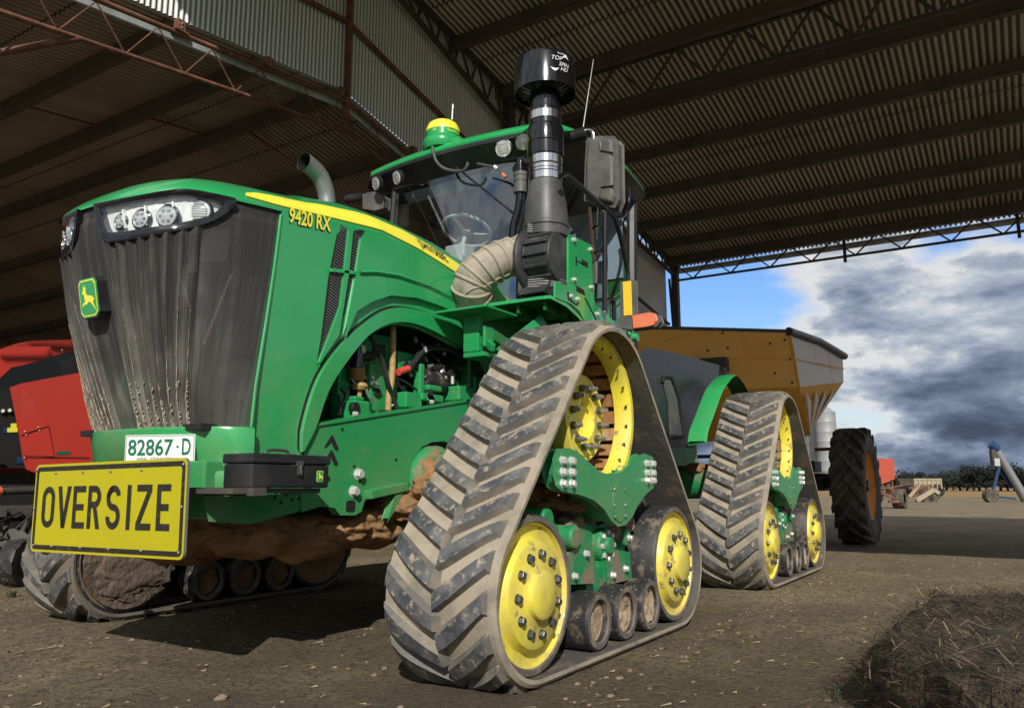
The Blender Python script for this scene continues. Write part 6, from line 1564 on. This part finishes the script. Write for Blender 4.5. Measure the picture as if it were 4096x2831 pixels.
LABT=['tree behind the orange seed bin','tree just right of the orange seed bin','tree between the seed bin and the tan truck','tree over the left end of the tan truck body','tree over the tan truck body, left of its middle','tree over the middle of the tan truck body','tree over the right end of the tan truck body','tree touching the right end of the tan truck','tree a little right of the tan truck','tree midway between truck and auger, lower one','tree midway between truck and auger, further right','tree where the skyline steps up','tree left of the auger foot','tree straight behind the auger foot','tree behind the auger strut','tree behind the auger tube head','tree behind the blue auger engine','tree right of the auger engine','tree at the right edge of the picture','tree past the right edge behind the auger hopper','tree last in the row on the right']
for i,(u,d,k) in enumerate(pos):
    o=gpt(u,d); s=1+.16*math.sin(i*2.3)
    t=thing('gum_tree','dark %s, %s'%(KIND[k][0],LABT[i].replace('tree ','')),'tree',o,i*1.3,group='dark gum trees on the skyline')
    t.scale=(s*.85,s*.85,s*.52*(1+.22*math.cos(i*1.7)))
    if len(TPL)<=k or TPL[k] is None:
        while len(TPL)<=k: TPL.append(None)
        a,b=tree_mesh(50+k,KIND[k][1],KIND[k][2]); TPL[k]=(a.build('trunk',['bark'],t),b.build('crown',['leaf'],t))
    else:
        for q in TPL[k]:
            c=q.copy(); col.objects.link(c); c.parent=t

# ================================================================== GROUND
def ground_mat():
    m,nt,nd,ln=newmat('bare_farm_dirt')
    out=N(nt,'ShaderNodeOutputMaterial'); b=N(nt,'ShaderNodeBsdfPrincipled'); ln.new(b.outputs[0],out.inputs[0]); b.inputs['Roughness'].default_value=.95; b.inputs['Specular IOR Level'].default_value=.15
    g=N(nt,'ShaderNodeNewGeometry'); pos=g.outputs['Position']
    def nz(sc,det=8,ro=.6):
        n=N(nt,'ShaderNodeTexNoise'); n.inputs['Scale'].default_value=sc; n.inputs['Detail'].default_value=det; n.inputs['Roughness'].default_value=ro; ln.new(pos,n.inputs['Vector']); return n.outputs[0]
    def mrg(s,a,b_,c=0,d=1):
        r=N(nt,'ShaderNodeMapRange'); r.inputs[1].default_value=a; r.inputs[2].default_value=b_; r.inputs[3].default_value=c; r.inputs[4].default_value=d; ln.new(s,r.inputs[0]); return r.outputs[0]
    def mix(f,a,b_):
        x=N(nt,'ShaderNodeMixRGB'); ln.new(f,x.inputs[0])
        for i,q in((1,a),(2,b_)):
            if isinstance(q,tuple): x.inputs[i].default_value=(*q,1)
            else: ln.new(q,x.inputs[i])
        return x.outputs[0]
    c=mix(mrg(nz(.9),.35,.65),(.205,.162,.10),(.325,.262,.165))
    c=mix(mrg(nz(6),.45,.7,0,.7),c,(.165,.132,.088))
    c=mix(mrg(nz(17,6,.75),.50,.66,0,.7),c,(.085,.066,.046))
    c=mix(mrg(nz(38,4),.50,.62,0,.85),c,(.058,.045,.032))
    c=mix(mrg(nz(95,3),.60,.70,0,.85),c,(.46,.385,.26))
    # beyond the yard: stubble and grass
    sx=N(nt,'ShaderNodeSeparateXYZ'); ln.new(pos,sx.inputs[0])
    ds=N(nt,'ShaderNodeVectorMath',operation='LENGTH'); ln.new(pos,ds.inputs[0])
    grass=mrg(nz(.12,5),.52,.66,0,1)
    dm=mrg(ds.outputs['Value'],24,60)
    mm=N(nt,'ShaderNodeMath',operation='MULTIPLY'); ln.new(grass,mm.inputs[0]); ln.new(dm,mm.inputs[1])
    c=mix(mm.outputs[0],c,(.045,.065,.022))
    c=mix(mrg(ds.outputs['Value'],60,75),c,(.26,.17,.075))
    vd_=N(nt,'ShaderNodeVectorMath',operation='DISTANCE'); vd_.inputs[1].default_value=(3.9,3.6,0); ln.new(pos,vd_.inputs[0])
    vignette=N(nt,'ShaderNodeMath',operation='ADD'); ln.new(vd_.outputs['Value'],vignette.inputs[0]); ln.new(mrg(nz(.8,6),.3,.7,-1.3,1.3),vignette.inputs[1])
    c=mix(mrg(vignette.outputs[0],2.4,7.0,.80,0),c,(.066,.053,.039))  # soil colour darkened towards the camera, a vignette painted into the ground
    ln.new(c,b.inputs['Base Color'])
    bp=N(nt,'ShaderNodeBump'); bp.inputs['Strength'].default_value=.9; bp.inputs['Distance'].default_value=.02
    ad=N(nt,'ShaderNodeMath',operation='ADD'); ln.new(nz(22,6,.7),ad.inputs[0]); ln.new(nz(70,4,.7),ad.inputs[1]); ln.new(ad.outputs[0],bp.inputs['Height']); ln.new(bp.outputs[0],b.inputs['Normal'])
    return m
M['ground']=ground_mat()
def gz(x,y):
    r=math.hypot(x-0,y-0); k=1 if r<30 else max(0,1-(r-30)/20)
    return GZ+k*(.010*mnoise.noise(Vector((x*1.3,y*1.3,0)))+.006*mnoise.noise(Vector((x*5,y*5,3)))+.004*mnoise.noise(Vector((x*13,y*13,9))))
mb=MB()
xs=[-600,-300,-150,-80,-50,-35]+[-28+.6*i for i in range(38)]+[-5.1+.06*i for i in range(155)]+[4.3,5,6,8,12,30,120,600]
ys=[-600,-200,-80,-40,-25,-18,-12]+[-9+.5*i for i in range(11)]+[-3.4+.06*i for i in range(122)]+[4+.6*i for i in range(14)]+[14,20,40,100,250,600]
mb.grid([[(x,y,gz(x,y)) for x in xs] for y in ys])
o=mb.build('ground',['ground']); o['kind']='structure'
# clods and straw scattered on the yard
rnd=random.Random(15)
mb=MB()
for k in range(420):
    d=2.2+rnd.random()**1.6*9; u=rnd.uniform(-150,2500); p=atd(u,1100,d); x,y=p.x,p.y
    if abs(abs(y)-1.54)<.42 and -5.3<x<1.3: continue
    r=rnd.uniform(.004,.011)*(1+d*.08)
    if rnd.random()<.04: r*=1.8
    mb.lump((x,y,gz(x,y)+r*.15),(r*1.3,r,r*.6),0,k,1,.5)
for k in range(120):
    s=rnd.choice((1,-1)); x=rnd.uniform(-5.2,1.4); y=1.93+abs(rnd.gauss(0,.22)); r=rnd.uniform(.004,.014); mb.lump((x,y,gz(x,y)+r*.1),(r*1.4,r,r*.6),0,k,1,.5)
o=mb.build('soil_clods',['mud']); o['kind']='stuff'; tag(o,'loose soil clods scattered over the bare yard around the tracks','soil')
mb=MB()
for k in range(1500):
    d=2.2+rnd.random()**1.5*8; u=rnd.uniform(-200,2500); p=atd(u,1100,d); x,y=p.x,p.y
    if abs(abs(y)-1.54)<.42 and -5.3<x<1.3: continue
    a=rnd.uniform(0,PI); l=rnd.uniform(.008,.032); w=.0012+.0004*d; z=gz(x,y)+.006
    dx,dy=math.cos(a)*l,math.sin(a)*l; nx,ny=-math.sin(a)*w,math.cos(a)*w
    mb.add([(x-dx-nx,y-dy-ny,z),(x+dx-nx,y+dy-ny,z+rnd.uniform(0,.012)),(x+dx+nx,y+dy+ny,z+rnd.uniform(0,.012)),(x-dx+nx,y-dy+ny,z)],[(0,1,2,3)])
o=mb.build('straw_litter',['straw']); o['kind']='stuff'; tag(o,'dry straw bits strewn across the bare yard','straw')
# hay bale in the near right corner
ba=at('W',1950,1440,'z',.18); 
BA=thing('hay_bale','old dark hay bale with loose straw lying in the near right corner','hay bale')
bp_=at('W',1905,1600,'z',GZ); c1=along('W',1952,1438,bp_); HZ=c1.z
c2=at('W',2105,1335,'z',HZ); c3=at('W',2450,1318,'z',HZ); c4=at('W',2400,1640,'z',HZ)
mb=MB(); nn=26
def bil(u,v): return c1.lerp(c2,v).lerp(Vector(c4).lerp(Vector(c3),v),u)
rows=[]
def fuzz(p): return mnoise.noise(p*7)*.03+mnoise.noise(p*22)*.018+mnoise.noise(p*3+Vector((5,0,0)))*.04
for i in range(nn+1):
    row=[]
    for j in range(nn+1):
        u,v=i/nn,j/nn; p=bil(u,v); e=min(u,v,1-u,1-v); p=p+Vector((0,0,fuzz(p)-.05*max(0,1-e/.12)**2)); row.append(p)
    rows.append(row)
mb.grid(rows,0,False)
edge=[rows[0][j] for j in range(nn+1)]+[rows[i][nn] for i in range(1,nn+1)]+[rows[nn][j] for j in range(nn-1,-1,-1)]+[rows[i][0] for i in range(nn-1,-1,-1)]
cb2=sum(edge,Vector())/len(edge)
mb.grid([[p,p+Vector((0,0,-.09))+(p-cb2).normalized()*(.02+fuzz(p*1.7)),p*1.0+(p-cb2).normalized()*(.01+fuzz(p*2.3))+Vector((0,0,-p.z+GZ-.02))] for p in edge],0,False)
mb.build('bale_body',['straw_dk'],BA)
mb=MB(); rnd=random.Random(99)
for k in range(5200):
    u,v=rnd.random(),rnd.random()
    if k%3==0: 
        p=edge[rnd.randrange(len(edge))].copy(); p.z-=rnd.random()*(HZ-GZ); p+=(p-cb2).normalized()*.02
    else:
        p=bil(u,v); p=p+Vector((0,0,fuzz(p)+.004))
    a=rnd.gauss(math.atan2((c2-c1).y,(c2-c1).x)+1.2,.7); l=rnd.uniform(.02,.09); w=rnd.uniform(.0008,.002); d=Vector((math.cos(a),math.sin(a),rnd.gauss(0,.28)))*l; n=d.cross(Vector((0,0,1))).normalized()*w
    mb.add([p-d-n,p+d-n,p+d+n,p-d+n],[(0,1,2,3)],0 if rnd.random()<.12 else 1)
o=mb.build('loose_straw',['straw','straw_dk'],BA); o['kind']='stuff'
mb=MB(); rnd=random.Random(61)
for k in range(900):
    p=edge[rnd.randrange(len(edge))]; q=p+(p-cb2).normalized()*abs(rnd.gauss(0,.22)); x,y=q.x,q.y; a=rnd.uniform(0,PI); l=rnd.uniform(.012,.06); w=.0016; z=gz(x,y)+.006
    dx,dy=math.cos(a)*l,math.sin(a)*l; nx,ny=-math.sin(a)*w,math.cos(a)*w
    mb.add([(x-dx-nx,y-dy-ny,z),(x+dx-nx,y+dy-ny,z+.01),(x+dx+nx,y+dy+ny,z+.01),(x-dx+nx,y-dy+ny,z)],[(0,1,2,3)],0 if rnd.random()<.2 else 1)
o=mb.build('fallen_straw',['straw','straw_dk']); tag(o,'dark broken straw fallen on the dirt around the hay bale','straw',kind='stuff')
# grass tufts
def tuft(name,lab,c,n,h,seed):
    rnd=random.Random(seed); mb=MB()
    for k in range(n):
        a=rnd.uniform(0,2*PI); r=rnd.uniform(0,.04); b=Vector((c.x+r*math.cos(a),c.y+r*math.sin(a),GZ)); t=b+Vector((math.cos(a)*h*rnd.uniform(.2,.8),math.sin(a)*h*rnd.uniform(.2,.8),h*rnd.uniform(.5,1))); m_=b.lerp(t,.55)+Vector((0,0,h*.18)); w=Vector((-math.sin(a),math.cos(a),0))*.004
        mb.add([b-w,b+w,m_+w*.8,m_-w*.8,t],[(0,1,2,3),(3,2,4)])
    o=mb.build(name,['grass']); tag(o,lab,'grass')
tuft('grass_tuft','small green grass tuft at the foot of the hay bale',at('W',1880,1580,'z',GZ),7,.09,1)
tuft('grass_tuft','sparse green grass tuft left of the right front track at the picture edge',at('W',30,1345,'z',GZ),26,.06,2)

# ================================================================== LIGHT, SKY, CAMERA
SUN=Vector((1.29,.82,1.0)).normalized()
el=math.asin(SUN.z); rot=math.atan2(SUN.x,SUN.y)
w=bpy.data.worlds.new('World'); scene.world=w; w.use_nodes=True; nt=w.node_tree; nt.nodes.clear(); ln=nt.links
out=N(nt,'ShaderNodeOutputWorld'); bg=N(nt,'ShaderNodeBackground'); bg.inputs[1].default_value=.14
sky=N(nt,'ShaderNodeTexSky'); sky.sky_type='NISHITA'; sky.sun_disc=False; sky.sun_elevation=el; sky.sun_rotation=rot; sky.air_density=1.3; sky.dust_density=.6
hs=N(nt,'ShaderNodeHueSaturation'); hs.inputs['Saturation'].default_value=1.12; ln.new(sky.outputs[0],hs.inputs['Color'])
tint=N(nt,'ShaderNodeMixRGB',blend_type='MULTIPLY'); tint.inputs[0].default_value=1; tint.inputs[2].default_value=(.58,.74,1.08,1); ln.new(hs.outputs[0],tint.inputs[1])
tc=N(nt,'ShaderNodeTexCoord')
sp=N(nt,'ShaderNodeSeparateXYZ'); ln.new(tc.outputs['Generated'],sp.inputs[0])
def mth(op,a,b=None):
    n=N(nt,'ShaderNodeMath',operation=op)
    for i,q in((0,a),(1,b)):
        if q is None: continue
        if isinstance(q,(int,float)): n.inputs[i].default_value=q
        else: ln.new(q,n.inputs[i])
    return n.outputs[0]
def mpr(s,a,b,c=0,d=1):
    n=N(nt,'ShaderNodeMapRange'); n.interpolation_type='SMOOTHSTEP'
    for i,q in enumerate((a,b,c,d)): n.inputs[1+i].default_value=q
    ln.new(s,n.inputs[0]); return n.outputs[0]
def wnoise(sc,strz,det=9,ro=.58,off=0):
    mp=N(nt,'ShaderNodeMapping'); mp.inputs['Scale'].default_value=(sc,sc,sc*strz); mp.inputs['Location'].default_value=(off,off*.7,off*.3); ln.new(tc.outputs['Generated'],mp.inputs[0])
    n=N(nt,'ShaderNodeTexNoise'); n.inputs['Scale'].default_value=1; n.inputs['Detail'].default_value=det; n.inputs['Roughness'].default_value=ro; ln.new(mp.outputs[0],n.inputs['Vector']); return n.outputs[0]
az_=mth('ARCTAN2',sp.outputs[1],sp.outputs[0])      # heading of the sky direction
cov=wnoise(5.5,2.2,off=2.1)
# a clear blue gap where the sky shows next to the shed wall: around heading of D(1560,640)
dgap=ray('W',1585,640).normalized()
vd=N(nt,'ShaderNodeVectorMath',operation='DISTANCE'); vd.inputs[1].default_value=tuple(dgap); ln.new(tc.outputs['Generated'],vd.inputs[0])
gap=mpr(vd.outputs['Value'],.02,.18,1,0)
dg2=ray('W',2120,560).normalized(); vd2=N(nt,'ShaderNodeVectorMath',operation='DISTANCE'); vd2.inputs[1].default_value=tuple(dg2); ln.new(tc.outputs['Generated'],vd2.inputs[0])
gap2=mpr(vd2.outputs['Value'],.0,.05,.16,0)
cv=mth('SUBTRACT',cov,mth('MULTIPLY',gap,.42)); cv=mth('SUBTRACT',cv,gap2)
mask=mpr(cv,.24,.47)
lit=wnoise(8.5,2.9,10,.6,off=7.7); lit2=wnoise(3.2,3.4,8,.55,off=4.2)
br_=mth('ADD',mth('MULTIPLY',lit,.75),mth('MULTIPLY',lit2,.55))
edge_=mpr(cv,.34,.56,.26,0)
br_=mth('ADD',br_,mth('ADD',edge_,.115))
br_=mth('ADD',br_,mpr(sp.outputs[2],.03,.20,-.07,.10))
ddk=ray('W',2250,860).normalized(); vd3=N(nt,'ShaderNodeVectorMath',operation='DISTANCE'); vd3.inputs[1].default_value=tuple(ddk); ln.new(tc.outputs['Generated'],vd3.inputs[0])
br_=mth('SUBTRACT',br_,mpr(vd3.outputs['Value'],.0,.16,.06,0))
cr=N(nt,'ShaderNodeValToRGB'); e=cr.color_ramp.elements
e[0].position=.46; e[0].color=(.055,.070,.105,1); e[1].position=1.02; e[1].color=(.74,.75,.76,1)
for p_,c_ in((.58,(.068,.092,.142)),(.68,(.115,.155,.235)),(.78,(.21,.265,.37)),(.90,(.42,.48,.57))):
    q=e.new(p_); q.color=(*c_,1)
ln.new(br_,cr.inputs[0])
b2=N(nt,'ShaderNodeBackground'); b2.inputs[1].default_value=1.0; ln.new(cr.outputs[0],b2.inputs[0])
ln.new(tint.outputs[0],bg.inputs[0])
mx=N(nt,'ShaderNodeMixShader'); ln.new(mask,mx.inputs[0]); ln.new(bg.outputs[0],mx.inputs[1]); ln.new(b2.outputs[0],mx.inputs[2]); ln.new(mx.outputs[0],out.inputs[0])
sl_=bpy.data.lights.new('sun','SUN'); sl_.energy=4.6; sl_.angle=math.radians(.5); sl_.color=(1,.95,.86)
so=bpy.data.objects.new('sun',sl_); col.objects.link(so); so.rotation_euler=SUN.to_track_quat('Z','Y').to_euler()
cd=bpy.data.cameras.new('camera'); cam=bpy.data.objects.new('camera',cd); col.objects.link(cam)
cd.sensor_width=36; cd.lens=36*CF/4096; cd.clip_end=3000; cd.clip_start=.05
Mx=Matrix((_R,_u3,-_f3)).transposed().to_4x4(); Mx.translation=Vector(CLOC); cam.matrix_world=Mx
scene.camera=cam
scene.view_settings.view_transform='Standard'; scene.view_settings.look='None'; scene.view_settings.exposure=0; scene.view_settings.gamma=1
scene.render.engine='CYCLES'
scene.cycles.max_bounces=5; scene.cycles.transparent_max_bounces=10
